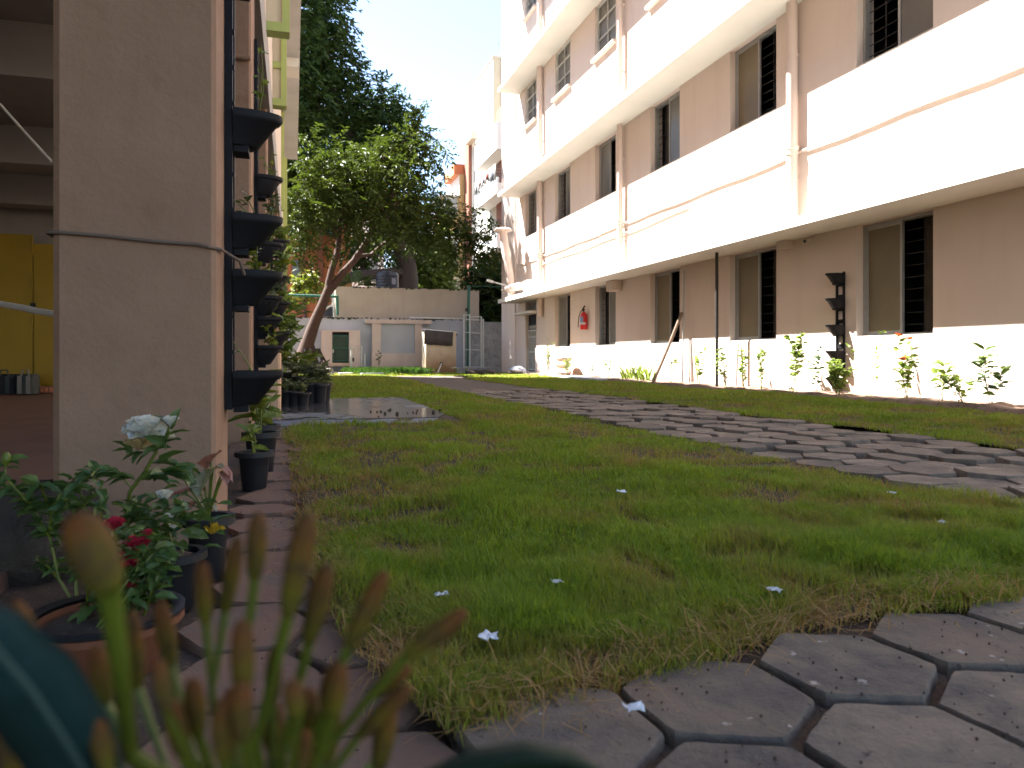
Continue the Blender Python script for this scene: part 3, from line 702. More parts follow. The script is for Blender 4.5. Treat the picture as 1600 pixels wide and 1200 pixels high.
# crooked tree in front of the white wall
Yt = 23.2
tr = thing('tree', 'crooked tree with red brown forked trunk before the white wall', 'tree', onY(476, 572, Yt))
tk = MB()
P = lambda px, py, dy=0: onY(px, py, Yt+dy)
tk.tube([P(470,583), P(476,560), P(481,535), P(492,503), P(503,478), P(511,458), P(515,448)], [.40,.29,.20,.165,.145,.135,.13], 14)
tk.tube([P(513,454), P(514,440), P(519,420), P(527,396), P(530,370), P(532,345), P(542,310), P(548,270)], [.12,.105,.10,.095,.08,.07,.06,.04], 10)
tk.tube([P(513,456), P(524,443), P(537,425), P(553,408), P(569,383), P(585,352), P(610,322), P(640,300)], [.125,.115,.11,.10,.09,.075,.06,.04], 10)
tk.tube([P(530,372), P(515,345), P(500,320,-.4), P(490,290,-.6)], [.08,.06,.05,.03], 8)
tk.tube([P(560,400), P(580,398,.5), P(640,345,.5), P(690,335,.6), P(720,345,.4)], [.07,.06,.05,.04,.02], 8)
for px, py, q in ((486,572,.1), (468,574,-.2), (497,570,.25), (460,572,.1)): tk.tube([P(484,540), P((px+484)/2,552,q*.5), P(px,582,q)], [.14,.09,.05], 7)
tk.build('trunk', M['bark'], tr, True, 60)
rt = MB()
for k in range(16):
    a = random.uniform(470, 500); rt.tube([P(a, 545, -.3), P(a+random.uniform(-6,10), 562, -.45), P(a+random.uniform(-12,20), 580, -.6)], [.025,.018,.012], 5)
rt.build('roots', M['bark_dark'], tr, True)
cl = []
def addc(px, py, rpx, dy): 
    p = P(px, py, dy); cl.append((p.x, p.y, p.z, rpx*.0205))
for px, py, r, dy in ((545,258,26,-.5),(580,250,24,.2),(615,250,24,.4),(545,290,34,-.8),(590,290,34,0),(508,290,26,-.9),(632,285,28,.4),(640,222,15,.6),(655,205,9,.7),(665,312,24,.5),
      (690,335,20,.4),(715,350,16,.2),(737,362,12,.2),(625,325,28,-.3),(575,325,30,-.8),(530,320,24,-1),(495,330,20,-1.1),(472,362,15,-1.),(478,398,15,-1.1),(500,378,13,-1),(600,362,17,-.5),(640,358,18,-.2),(668,362,16,.2),
      (700,378,11,.1),(648,238,16,.8),(600,230,16,.5),(555,352,13,-.9),(465,315,13,-.8),(690,308,13,.6),(722,385,9,.2),(747,388,8,.2),(525,235,18,-.2),(655,262,15,.5),(735,345,8,.2),(675,335,14,.3),(745,415,7,.3),(760,385,9,.2),(775,400,7,.2),(770,365,7,.2),(715,405,8,.2),(690,385,11,.1),(755,340,8,.3),(735,322,7,.3)): addc(px, py, r, dy)
for k in range(34): addc(random.uniform(452, 690), random.uniform(205, 365), random.uniform(6, 13), random.uniform(-1.2, .8))
pp, dd, kk = crown_points(cl, 1550, .25, 1.5)
q = [P(640,215,.6)]; 
Q, D_, L_, W_ = twig_leaves(pp, dd, 9, .58, .19, .07)
leaves('crown', Q, D_, L_, W_, M['leaf_tree'], tr, tone=np.clip(np.repeat(rng.random(len(pp))*.6, 9)+rng.random(len(Q))*.4, 0, 1))
tw = MB(); tws = []
for (a, b) in (((640,215),(666,165)), ((632,190),(650,172)), ((700,350),(745,345)), ((715,365),(760,372)), ((720,380),(752,405)), ((640,240),(660,255))):
    p0, p1 = P(*a, .6), P(*b, .6); tw.tube([p0, p0.lerp(p1,.5)+Vector((0,0,.06)), p1], [.02,.015,.006], 5)
    for k in range(16):
        t = k/16; tws.append((p0.lerp(p1, t), (p1-p0)))
branches(tw, P(540,300), [c[:3] for c in cl[:12]], .05); branches(tw, P(600,330), [c[:3] for c in cl[6:26]], .045)
tw.build('branches', M['bark'], tr, True)
Q, D_, L_, W_ = twig_leaves([t[0] for t in tws for _ in range(2)], [tuple(Vector(t[1]).normalized()+Vector((random.gauss(0,.5),random.gauss(0,.5),random.gauss(0,.5)))) for t in tws for _ in range(2)], 4, .25, .16, .06)
leaves('twig_leaves', Q, D_, L_, W_, M['leaf_tree'], tr)

# tall dark tree behind
Yd = 31.5
dt = thing('tree', 'tall dense dark green tree towering behind the crooked one', 'tree', onY(640, 560, Yd))
P2 = lambda px, py, dy=0: onY(px, py, Yd+dy)
tk = MB()
tk.tube([P2(640,590), P2(640,480), P2(636,420), P2(628,380), P2(600,330), P2(560,250), P2(520,150), P2(490,20)], [.55,.48,.42,.4,.36,.32,.26,.2], 12)
tk.tube([P2(636,425), P2(600,428,-.5), P2(560,430,-1), P2(530,440,-1.5), P2(500,470,-2)], [.26,.22,.2,.2,.14], 10)
tk.tube([P2(575,445,-.3), P2(568,415), P2(560,390), P2(550,340)], [.16,.14,.13,.1], 8)
tk.build('trunk', M['bark_dark'], dt, True)
cl = []
for px, py, r, dy in ((480,20,60,0),(500,-60,65,.5),(430,-40,70,0),(470,90,62,-.5),(515,95,38,.3),(450,160,60,-1),(505,160,52,0),(550,175,42,.4),(590,180,38,.5),(470,230,58,-1),(530,230,52,0),(580,235,45,.2),
      (450,300,45,-.5),(500,300,50,-.5),(560,300,50,.2),(610,290,45,.4),(620,225,30,.5),(460,350,30,0),(620,345,40,.3),(580,365,36,.2),(640,320,34,.5),(520,30,28,.5),(535,140,28,.5),(605,160,18,.5),(560,395,26,0),(600,395,26,.2),(640,385,24,.2),(430,90,60,0),(440,240,45,0),
      (545,108,24,.3),(585,140,24,.3),(610,160,20,.4),(635,195,22,.5),(570,200,34,.2),(600,215,34,.3),(520,62,26,.5),(400,-140,90,0),(480,-170,80,.5),(380,60,70,0),(400,180,60,0),(520,-150,50,1)):
    p = P2(px, py, dy); cl.append((p.x, p.y, p.z, r*.0275))
pp, dd, kk = crown_points(cl, 8600, .35)
Q, D_, L_, W_ = twig_leaves(pp, dd, 8, .55, .26, .10)
leaves('crown', Q, D_, L_, W_, M['leaf_dark'], dt, tone=np.clip(np.repeat(rng.random(len(pp))*.6, 8)+rng.random(len(Q))*.4, 0, 1))
# pale bushy tree farther off
Yp = 37
pt_ = thing('tree', 'sunny pale green bushy tree behind the black tank', 'tree', onY(660, 560, Yp))
P3 = lambda px, py, dy=0: onY(px, py, Yp+dy)
MB().tube([P3(660,572), P3(660,480), P3(655,420)], [.35,.28,.16], 10).build('trunk', M['bark_dark'], pt_, True)
cl = []
for px, py, r, dy in ((640,430,26,0),(665,440,26,-.5),(685,425,22,0),(650,400,24,0),(675,395,24,.3),(690,400,16,0),(630,450,22,-.5),(655,465,26,-.7),(690,455,22,0),(640,385,18,.3),(615,445,16,0),(680,370,16,.4)):
    p = P3(px, py, dy); cl.append((p.x, p.y, p.z, r*.033))
pp, dd, kk = crown_points(cl, 1700, .1); Q, D_, L_, W_ = twig_leaves(pp, dd, 8, .5, .24, .12)
leaves('crown', Q, D_, L_, W_, M['leaf_light'], pt_, tone=np.clip(np.repeat(rng.random(len(pp))*.6, 8)+rng.random(len(Q))*.4, 0, 1))
# bush over the far right of the wall
Yb = 26.6
sb = thing('bush', 'dark leafy bush rising behind the stone wall beside the pink block', 'bush', onY(765, 575, Yb))
P4 = lambda px, py, dy=0: onY(px, py, Yb+dy)
st = MB()
for a, b in ((755,420),(765,440),(772,400),(775,450),(748,440)): st.tube([P4(762,585), P4((a+762)/2, 510), P4(a, b)], [.06,.04,.015], 6)
st.build('trunk', M['bark_dark'], sb, True)
cl = []
for px, py, r, dy in ((765,470,24,0),(775,440,20,.2),(750,440,18,-.2),(770,410,16,.2),(755,495,20,0),(778,490,22,.3),(742,428,12,-.3),(735,440,9,-.3),(760,415,12,0),(752,470,16,.2),(788,460,26,.8),(790,500,26,.8)):
    p = P4(px, py, dy); cl.append((p.x, p.y, p.z, r*.0235))
pp, dd, kk = crown_points(cl, 1500, .1); Q, D_, L_, W_ = twig_leaves(pp, dd, 8, .35, .15, .085)
leaves('crown', Q, D_, L_, W_, M['leaf_dark'], sb)
# bright shrub and small greens behind the wall on the left
Ys = 26.2
sh = thing('shrub', 'bright yellow green shrub behind the white wall by the crooked tree', 'shrub', onY(478, 570, Ys))
P5 = lambda px, py, dy=0: onY(px, py, Ys+dy)
MB().tube([P5(478,580), P5(478,500), P5(474,450)], [.05,.04,.02], 7).build('trunk', M['bark_dark'], sh, True)
cl = [(*P5(px,py,dy), r*.023) for px, py, r, dy in ((472,440,9,0),(484,435,7,0),(478,455,9,0),(455,458,6,0),(490,446,5,0))]
pp, dd, kk = crown_points(cl, 90, .0); Q, D_, L_, W_ = twig_leaves(pp, dd, 5, .25, .2, .11)
leaves('crown', Q, D_, L_, W_, M['leaf_lime'], sh)
pl = thing('palm', 'low green palm fronds behind the buff wall', 'palm', onY(548, 500, 28))
fr = MB(); pts = []
for a in range(9):
    ang = R(-20+a*28); p0 = onY(550, 452, 28); d = Vector((math.cos(ang), random.uniform(-.5,.5), math.sin(ang)*.9+.2)); 
    pv = [p0 + d*t*.9 + Vector((0,0,-.6*t*t)) for t in np.linspace(0, 1, 8)]; fr.tube(pv, [.02]*7+[.006], 5)
    for i in range(2, 8):
        for s_ in (-1, 1): pts.append((pv[i], d+Vector((s_*.5, 0, -.5))))
fr.tube([onY(550, 520, 28), onY(550, 450, 28)], .09, 8)
fr.build('stalks', M['stem'], pl, True); leaves('fronds', [p[0] for p in pts], [tuple(p[1]) for p in pts], .55, .10, M['leaf_light'], pl)

# generic small plant: stems with leaves
def plant(loc, h, n_stem, n_leaf, llen, lw, label, leafm, cat='plant', group=None, spread=.12, flower=None, name='garden_plant', upright=.8, base=None, stem_r=.004, lean=(0,0)):
    loc = Vector(loc); t = base or thing(name, label, cat, loc, group); st = MB(); P = []; D = []
    tips = []
    for k in range(n_stem):
        a = random.uniform(0, 6.28); sp = spread*random.uniform(.2, 1); hk = h*random.uniform(.65, 1.05)
        tip = loc + Vector((math.cos(a)*sp+lean[0], math.sin(a)*sp+lean[1], hk)); md = loc.lerp(tip, .5) + Vector((random.gauss(0,.02), random.gauss(0,.02), .03))*min(1, h*2)
        rt = loc + Vector((random.gauss(0, spread*.12), random.gauss(0, spread*.12), -.01))
        st.tube([rt, md, tip], [stem_r, stem_r*.75, stem_r*.4], 5); tips.append(tip)
        for i in range(n_leaf):
            f = random.uniform(.18, 1)**.8; p = rt.lerp(md, f*2) if f < .5 else md.lerp(tip, f*2-1)
            b = random.uniform(0, 6.28); P.append(p); D.append((math.cos(b)*upright, math.sin(b)*upright, random.uniform(-.2,.7)))
    st.build('stem', M['stem'], t, True)
    n = len(P); leaves('leaves', [tuple(p) for p in P], D, llen*(.6+.6*rng.random(n)), lw*(.7+.5*rng.random(n)), leafm, t)
    if flower:
        fm, nf, fr_ = flower
        for k in range(nf):
            c = tips[k % len(tips)]; P = []; D = []
            for j in range(11):
                a = j*2.4; P.append(tuple(c+Vector((random.gauss(0,fr_*.12),random.gauss(0,fr_*.12),random.gauss(0,fr_*.12))))); D.append((math.cos(a), math.sin(a), random.uniform(.1,.9)))
            leaves('flower', P, D, fr_, fr_*.7, fm, t)
    return t
G = 'young plants along the pink wall'
BED = [  # px, x, height px at wall, stems, leaves, leaf len, leaf w, label, mat, flower
 (858, 6.25, 1.02, 3, 26, .16, .028, 'tall thin oleander shoots by the door wall', 'leaf_bed', None, .10),
 (886, 6.1, .42, 6, 10, .14, .03, 'low tuft beside the stacked stones', 'leaf_bed', None, .2),
 (925, 6.35, .50, 3, 10, .09, .05, 'thin sprig under the second window from the door', 'leaf_bed', None, .18),
 (952, 6.35, .55, 4, 12, .09, .05, 'loose leafy plant left of the broad bladed clump', 'leaf_bed', None, .2),
 (1048, 6.35, .52, 3, 9, .08, .05, 'sparse sprig beside the foot of the wooden pole', 'leaf_bed', None, .14),
 (1094, 6.3, .62, 4, 18, .085, .05, 'small leafy plant left of the iron post', 'leaf_bed', None, .16),
 (1134, 6.3, .62, 4, 18, .085, .05, 'small leafy plant right of the iron post', 'leaf_bed', None, .14),
 (1163, 6.3, .62, 3, 26, .075, .05, 'bushy upright plant left of the pale stemmed plant', 'leaf_bed', None, .07),
 (1190, 6.3, .62, 4, 26, .07, .045, 'pale stemmed leafy plant below the tan window', 'leaf_bed', None, .12),
 (1240, 6.25, .78, 6, 20, .10, .06, 'tall broad leafy plant left of the black wall planter', 'leaf_bed', None, .18),
 (1276, 6.25, .62, 3, 10, .11, .06, 'dark stemmed sapling just left of the black wall planter', 'leaf_rose', None, .10),
 (1311, 6.12, .42, 9, 24, .10, .05, 'dense bright bush at the foot of the black wall planter', 'leaf_bed', None, .20),
 (1362, 6.2, .78, 3, 9, .10, .045, 'thin arching plant right of the black wall planter', 'leaf_bed', None, .28),
 (1416, 6.15, .66, 6, 18, .12, .055, 'croton with red orange flower heads in the bed', 'leaf_bed', ('petal_orange', 3, .05), .16),
 (1472, 6.15, .50, 3, 13, .12, .05, 'two stemmed seedling right of the red flowered croton', 'leaf_bed', None, .14),
 (1503, 6.12, .34, 5, 12, .10, .045, 'low spreading seedling between two taller ones', 'leaf_bed', None, .22),
 (1549, 6.12, .52, 3, 20, .13, .055, 'tall dark leaved seedling at the end of the bed', 'leaf_rose', None, .12)]
for px, x, h, ns, nl, ll, lw, lab, lm, fl, sp in BED:
    y = yX(px, x); plant((x, y, .03), h, ns, max(5, int(nl*.9)), ll*.9, lw*.9, lab, M[lm], 'plant', G, sp, (M[fl[0]], fl[1], fl[2]) if fl else None)
# broad bladed clumps
for px, lab in ((985, 'strappy bladed clump under the third window'), (1005, 'strappy bladed clump beside the foot of the wooden pole')):
    p = Vector((6.3, yX(px, 6.3), .02)); t = thing('garden_plant', lab, 'plant', p, G); P_ = []; D_ = []
    for k in range(26):
        a = random.uniform(0, 6.28); P_.append(tuple(p+Vector((random.gauss(0,.1), random.gauss(0,.14), 0)))); D_.append((math.cos(a)*.45, math.sin(a)*.45, 1))
    leaves('leaves', P_, D_, rng.uniform(.22,.42,26), .04, M['leaf_bed'], t)

# stones by the wall
def stones(name, label, cat, blobs, m, group=None):
    v = MB()
    for (c, rx, ry, rz) in blobs: v.ell(c, rx, ry, rz, 14, 9, .07)
    return tag(v.build(name, m, None, True, 60), label, cat, group)
yy = yX(880, 6.3)
for k, (dz, dy, lab) in enumerate(((.12,-.05,'pale stone block at the bottom of the small stack by the wall'), (.30,.03,'pale stone block in the middle of the small stack by the wall'), (.46,0,'pale stone block on top of the small stack by the wall'))):
    stones('stone_block', lab, 'stone', [((6.28+.02*k, yy+dy, dz), .16, .42, .10)], M['stone'], 'stacked pale stones')
stones('boulder', 'rounded grey boulder in front of the grilled door', 'boulder', [((6.0, yX(808,6.0), .06), .22, .5, .17)], M['comp'])
stones('boulder', 'small pale boulder left of the stone stack', 'boulder', [((6.0, yX(866,6.0), .05), .14, .28, .15)], M['stone'])
tag(MB().prism([(5.75, yX(935,5.8)), (6.15, yX(935,5.8)), (6.2, yX(872,6)), (5.8, yX(872,6))], -.02, .06).build('stone_slab', M['comp']), 'flat grey slab lying in front of the stone stack', 'slab')

# ------------------------------------------------------------------ planters with half round cups
def cup(mb, c, out, side, dep, wid, h):
    """half round cup: c is the back centre of its rim, out points away from the wall"""
    n = 14; rows = [(.44,-h),(.50,-h+.004),(.88,-.030),(.93,-.028),(.985,-.020),(1.0,-.014),(1.0,0),(.95,0),(.90,-.02),(.6,-.03)]
    b = len(mb.v)
    for f, z in rows:
        for k in range(n+1):
            t = math.pi*k/n; mb.v.append(tuple(Vector(c) + side*(math.cos(t)*wid*(.55+.45*f)) + out*(math.sin(t)*dep*f) + Vector((0,0,z))))
    for i in range(len(rows)-1):
        for k in range(n): mb.f.append((b+i*(n+1)+k, b+i*(n+1)+k+1, b+(i+1)*(n+1)+k+1, b+(i+1)*(n+1)+k))
    mb.f.append(tuple(b+k for k in range(n+1)))
    for i in range(len(rows)-3): mb.f.append((b+i*(n+1), b+(i+1)*(n+1), b+(i+1)*(n+1)+n, b+i*(n+1)+n))
    # scalloped skirt under the cup's back
    p = Vector(c) + Vector((0,0,-h-.02)); s2 = side*wid*.6
    mb.v += [tuple(p-s2), tuple(p+s2), tuple(p+s2+out*dep*.3), tuple(p-s2+out*dep*.3)]; b = len(mb.v)-4
    mb.v += [tuple(Vector(x)+Vector((0,0,.03))) for x in mb.v[b:b+4]]
    mb.f += [tuple(b+i for i in q) for q in ((0,3,2,1),(0,1,5,4),(1,2,6,5),(2,3,7,6),(3,0,4,7))]
OUT, SIDE = Vector((1,0,0)), Vector((0,1,0))
def rack(x0, y0, tops, zlo, zhi, label, dep, wid, h, fol, out=OUT, cap_=True):
    t = thing('wall_planter', label, 'planter', (x0, y0, zlo))
    r = MB()
    s_ = 1 if out.x > 0 else -1
    for dy in (-wid*.62, wid*.62): r.box(x0, x0+s_*.022, y0+dy-.012, y0+dy+.012, zlo, zhi)
    z = zlo+.02
    while z < zhi-.05: r.box(x0+s_*.004, x0+s_*.018, y0-wid*.6, y0+wid*.6, z, z+.05); z += .155
    for z in np.arange(zlo+.06, zhi, .11): r.box(x0+s_*.022, x0+s_*.027, y0-wid*.62-.008, y0-wid*.62+.008, z, z+.012)
    r.build('back_rail', M['black'], t)
    for k, z in enumerate(tops):
        m = MB(); c = Vector((x0+s_*.024, y0, z)); cup(m, c, out, SIDE, dep, wid, h); pt = m.build('pot', M['black'], t, True, 40)
        if k < len(fol) and fol[k]:
            ns, nl, hh, ll, lm = fol[k]; st = MB(); P_ = []; D_ = []
            cc = c + out*dep*.45 + Vector((0,0,-.03))
            for q in range(ns):
                tip = cc + Vector((random.gauss(0,.05), random.gauss(0,.05), hh*random.uniform(.5,1))); st.tube([cc, cc.lerp(tip,.5)+Vector((random.gauss(0,.012),0,0)), tip], [.0025,.002,.001], 5)
                for i in range(nl):
                    f = random.uniform(.25,1); a = random.uniform(0,6.28); P_.append(tuple(cc.lerp(tip,f))); D_.append((math.cos(a), math.sin(a), random.uniform(-.4,.6)))
            st.build('stem', M['stem'], pt, True); leaves('leaves', P_, D_, ll*(.6+.6*rng.random(len(P_))), ll*.5, lm, pt)
    return t
XP = -.203
Yr = 2.60
zt = lambda py, tt: CAMZ + (HY-py)/FPX*tt
rack(XP+.002, Yr-.12, [zt(y, 2.45) for y in (-42, 197, 348, 430, 578)], zt(637, 2.36), 1.75, 'black wall planter on the nearest pillar with five half round pots', .146, .072, .108,
     [None, (2,7,.30,.035,M['leaf_bed']), (4,8,.14,.035,M['leaf_var']), (5,9,.13,.04,M['leaf_lime']), (1,2,.18,.04,M['leaf_bed'])])
rack(-.248, 5.25, [zt(y, 5.1) for y in (284, 345, 384, 465, 497, 540)], .40, 2.6, 'black wall planter on the second pillar half hidden behind the nearest one', .16, .11, .13,
     [(2,6,.25,.05,M['leaf_bed']), (4,8,.2,.06,M['leaf_var']), (4,9,.22,.06,M['leaf_bed']), (6,12,.25,.06,M['leaf_var']), (2,3,.25,.14,M['leaf_bed']), (4,7,.26,.07,M['leaf_lime'])])
rack(-.22, 7.9, [zt(y, 7.7) for y in (380, 434, 474, 520)], .45, 2.2, 'black wall planter farthest along the pillars, overgrown with leaves', .17, .13, .15,
     [(6,10,.25,.08,M['leaf_bed']), (7,12,.3,.08,M['leaf_var']), (7,12,.3,.08,M['leaf_bed']), (7,12,.35,.09,M['leaf_bed'])])
yr = yX(1304, XW-.1)
a = [onX(1300, y, XW-.1).z for y in (428, 467, 508, 548, 590)]
rack(XW-.002, yr, a, .12, a[0]+.02, 'slim black wall planter on the sunlit pink wall with empty pots', .20, .10, .12, [], out=Vector((-1,0,0)))

# ------------------------------------------------------------------ stilt building on the left
lb = thing('stilt_building', 'pillared building in deep shade with lime green balcony frames', 'building', (-.4, 5, 0))
def chamf(x0, x1, y0, y1, c=.012): return [(x0+c*1.6,y0),(x1-c,y0),(x1,y0+c),(x1,y1-c),(x1-c,y1),(x0+c,y1),(x0,y1-c),(x0,y0+c*1.6)]
for (x0, x1, y0, y1) in ((-.600,XP,2.17,2.56), (-.65,-.25,4.83,5.27), (-.65,-.25,7.7,8.1), (-.65,-.25,10.5,10.9), (-.65,-.25,13.2,13.6), (-.65,-.25,16,16.4), (-.65,-.25,18.6,19)):
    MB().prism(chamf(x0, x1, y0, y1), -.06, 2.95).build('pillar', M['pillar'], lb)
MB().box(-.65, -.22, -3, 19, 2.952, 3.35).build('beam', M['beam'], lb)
bm = MB()
for y in (.2, 3.5, 6.2, 9, 11.4): bm.box(-8, -.655, y, y+.35, 2.55, 2.95)
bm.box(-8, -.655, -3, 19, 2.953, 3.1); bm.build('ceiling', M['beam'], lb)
MB().box(-9, -8, -3, 19, -.06, 3.35).box(-8, -.7, 12.35, 12.6, -.06, 2.95).build('rear_wall', M['beam'], lb)
HB = 12.3
MB().box(-9, -.22, -3, 20.6, 3.352, HB).build('upper_wall', M['rear'], lb)
MB().box(-8, -.655, -3, 12.3, -.06, -.012).build('floor_slab', M['floor'], lb)
MB().box(-.22, .10, 5.2, 18.4, 5.2, 5.34).build('balcony_slab', M['soffit'], lb)
MB().box(-.22, .085, 12.1, 12.6, 5.05, 5.198).build('cross_beam', M['ledge'], lb)
for (Y, xr, bands) in ((6.7, -.03, (.45, .9)), (8.67, -.07, (.42, .85, 1.3)), (14.8, -.165, (.55, 1.0, 1.5))):
    z0 = 3.30
    p = MB().box(-.219, xr-.06, Y, Y+.09, z0+.08, 5.19).build('balcony_panel', M['cream'], lb)
    f = MB().box(-.219, xr, Y-.03, Y+.12, z0, z0+.079); f.box(xr-.06, xr, Y-.03, Y+.12, z0+.079, 5.19)
    for b_ in bands: f.box(-.219, xr-.061, Y-.025, Y-.002, z0+b_, z0+b_+.07)
    f.build('balcony_frame', M['lime'], lb)
MB().box(-.219, -.13, 17.5, 17.7, -.05, 5).build('corner_post', M['lime'], lb)
MB().prism(chamf(-.75, -.105, 6.45, 7.2, .015), -.06, .53).build('plinth', surf('orange_beige_plaster', (.50,.33,.21), (.44,.28,.175), 4, .85, .3, spots=(.3,.18,.1), spot_scale=6), lb)
MB().tube([(-.65, 4.80, 2.33), (-.25, 4.80, 2.33)], .016, 8).build('conduit', M['pillar'], lb, True)
MB().tube([(-.60, 4.815, .92), (-.30, 4.815, .915), (-.235, 4.85, .93), (-.22, 5.1, 1.0)], .010, 8).build('conduit', M['pipe'], lb, True)
# yellow cupboard at the back of the stilts
yc = thing('cupboard', 'tall mustard yellow cupboard with two doors under the building', 'cupboard', (-3.6, 12, 0))
Yc = 12.0; xs_ = xY(52, Yc)
ztop = onY(30, 366, Yc).z
MB().box(-5.2, xY(100, Yc), Yc+.03, Yc+.34, -.01, ztop-.12).build('body', M['yellow'], yc)
MB().box(-5.2, xs_-.01, Yc, Yc+.028, .10, ztop).build('cupboard_door', M['yellow'], yc)
MB().box(xs_+.01, xY(100, Yc), Yc, Yc+.028, .10, ztop-.28).build('cupboard_door', M['yellow'], yc)
h = MB()
for z in (.9, 1.45, 2.0): h.tube([(xs_-.012, Yc-.012, z), (xs_-.012, Yc-.012, z+.16)], .012, 6)
h.build('hinge', M['yellow'], yc); MB().box(xs_-.03, xs_+.03, Yc-.03, Yc-.002, 1.20, 1.26).build('handle', M['iron'], yc)
# bags
def bag(px0, px1, ptop, pbase, Y, m, label, strap):
    a, b = onY(px0, pbase, Y), onY(px1, ptop, Y); t = thing('bag', label, 'bag', ((a.x+b.x)/2, Y, a.z)); w_ = b.x-a.x; h_ = b.z-a.z
    v = MB(); n = 10
    for i, (f, q) in enumerate(((0,1),(.15,1.04),(.6,1.0),(.85,.85),(1,.55))):
        for k in range(n):
            an = 2*math.pi*k/n; cs, sn = math.cos(an), math.sin(an); cs = math.copysign(abs(cs)**.5, cs); sn = math.copysign(abs(sn)**.5, sn)
            v.v.append((a.x+w_/2+cs*w_/2*(.96+.04*q)*random.uniform(.97,1.03), Y+sn*.13*q, a.z+h_*f*random.uniform(.97,1)))
    for i in range(4):
        for k in range(n): v.f.append((i*n+k, i*n+(k+1) % n, (i+1)*n+(k+1) % n, (i+1)*n+k))
    v.f += [tuple(reversed(range(n))), tuple(4*n+k for k in range(n))]
    v.build('bag_body', m, t, True, 60)
    s_ = MB()
    for fx in (.28, .68): s_.box(a.x+w_*fx-.025, a.x+w_*fx+.025, Y-.15, Y-.141, a.z, a.z+h_*.9)
    s_.tube([(a.x+w_*.3, Y-.10, a.z+h_*.9), (a.x+w_*.35, Y-.08, a.z+h_*1.2), (a.x+w_*.6, Y-.08, a.z+h_*1.2), (a.x+w_*.66, Y-.10, a.z+h_*.9)], .012, 6)
    s_.build('strap', strap, t)
bag(-8, 30, 584, 615, 11.5, M['bag'], 'black cloth bag on the floor before the yellow cupboard', M['bag_grey'])
bag(27, 60, 584, 615, 11.4, M['bag_grey'], 'grey travel bag with pale straps before the yellow cupboard', M['strap'])
for q, (px, lab) in enumerate(((66, 'low red crate on the floor beside the travel bag'),)):
    a, b = onY(58, 614, 11.6), onY(82, 606, 11.6); t = thing('crate', lab, 'crate', (a.x, 11.6, a.z)); MB().box(a.x, b.x, 11.5, 11.8, a.z, b.z+.02).build('crate_body', M['brown'], t)
    s_ = MB()
    for k in range(5): s_.box(a.x+.02+k*.055, a.x+.045+k*.055, 11.48, 11.499, a.z+.02, b.z)
    s_.build('crate_slats', M['orange'], t)
# cord and hose inside, cable round the pillar
tag(MB().tube([at(-30, 135, 3.4), at(0, 163, 3.4), at(40, 208, 3.3), at(80, 252, 3.2)], .006, 7).build('cord', M['rope'], None, True), 'thin pale cord slanting down behind the nearest pillar', 'cord')
tag(MB().tube([at(-30, 470, 3.2), at(0, 475, 3.15), at(40, 482, 3.05), at(62, 487, 3.0), at(95, 492, 2.9)], .0135, 9).build('hose', M['rope'], None, True), 'pale hose running level behind the nearest pillar', 'hose')
Yf = 2.158
cb = [(-.66, 2.5, onY(70,360,Yf).z+.02), (-.612, Yf+.02, onY(78,361,Yf).z), tuple(onY(95,363,Yf)), tuple(onY(160,368,Yf)), tuple(onY(240,377,Yf)), tuple(onY(310,382,Yf)), (XP-.02, Yf-.002, onY(335,386,Yf).z), (XP+.010, Yf+.03, onY(337,387,Yf).z), (XP+.012, Yf+.16, onY(355,396,2.35).z), (XP+.05, Yf+.2, onY(362,404,2.3).z), (XP+.062, Yf+.215, onY(366,425,2.3).z)]
tag(MB().tube(cb, .0048, 9).build('cable', surf('brown_cable_sheath', (.13,.09,.065), (.09,.065,.05), 10, .8, .1), None, True), 'brown cable tied round the nearest pillar', 'cable')

# ------------------------------------------------------------------ back wall and what stands before it
YB = 25.0
bw = thing('compound_wall', 'bluish white garden wall with moss stained top at the far end', 'wall', (1, YB, 0))
zt1 = onY(600, 498, YB).z; xl, xm, xr = xY(437, YB)-1.2, xY(724, YB), xY(800, YB)+.3
MB().box(xl, xm, YB, YB+.22, -.06, zt1).build('wall_face', M['comp'], bw)
MB().box(xm+.002, xr, YB+.03, YB+.24, -.06, zt1-.06).build('stone_face', M['rough'], bw)
mo = MB(); x = xl
while x < xm:
    l = random.uniform(.02, .09)
    if random.random() < .55+.35*math.sin(x*1.7): mo.box(x, x+l, YB-.012, YB+.1, zt1-random.uniform(.005,.07)*abs(math.sin(x*2.3+1)), zt1+random.uniform(.006,.04))
    x += l
mo.build('moss', M['moss'], bw)
MB().tube([(xY(640,YB), YB-.02, zt1+.05), (xY(723,YB), YB-.02, zt1+.03)], .025, 8).build('wall_pipe', M['white_metal'], bw)
uw = thing('outbuilding', 'buff rendered hut wall rising behind the white garden wall', 'outbuilding', (3, YB+.5, 0))
zt2 = onY(600, 449.5, YB+.3).z
MB().box(xY(524, YB+.3), xY(748.5, YB+.3), YB+.3, YB+3.0, -.06, zt2).build('wall', M['upper'], uw)
mo = MB(); x = xY(524, YB+.3)
while x < xY(748, YB+.3):
    l = random.uniform(.02, .1)
    if random.random() < .5: mo.box(x, x+l, YB+.29, YB+.5, zt2-random.uniform(.005,.05), zt2+.012)
    x += l
mo.build('stain', M['moss'], uw)
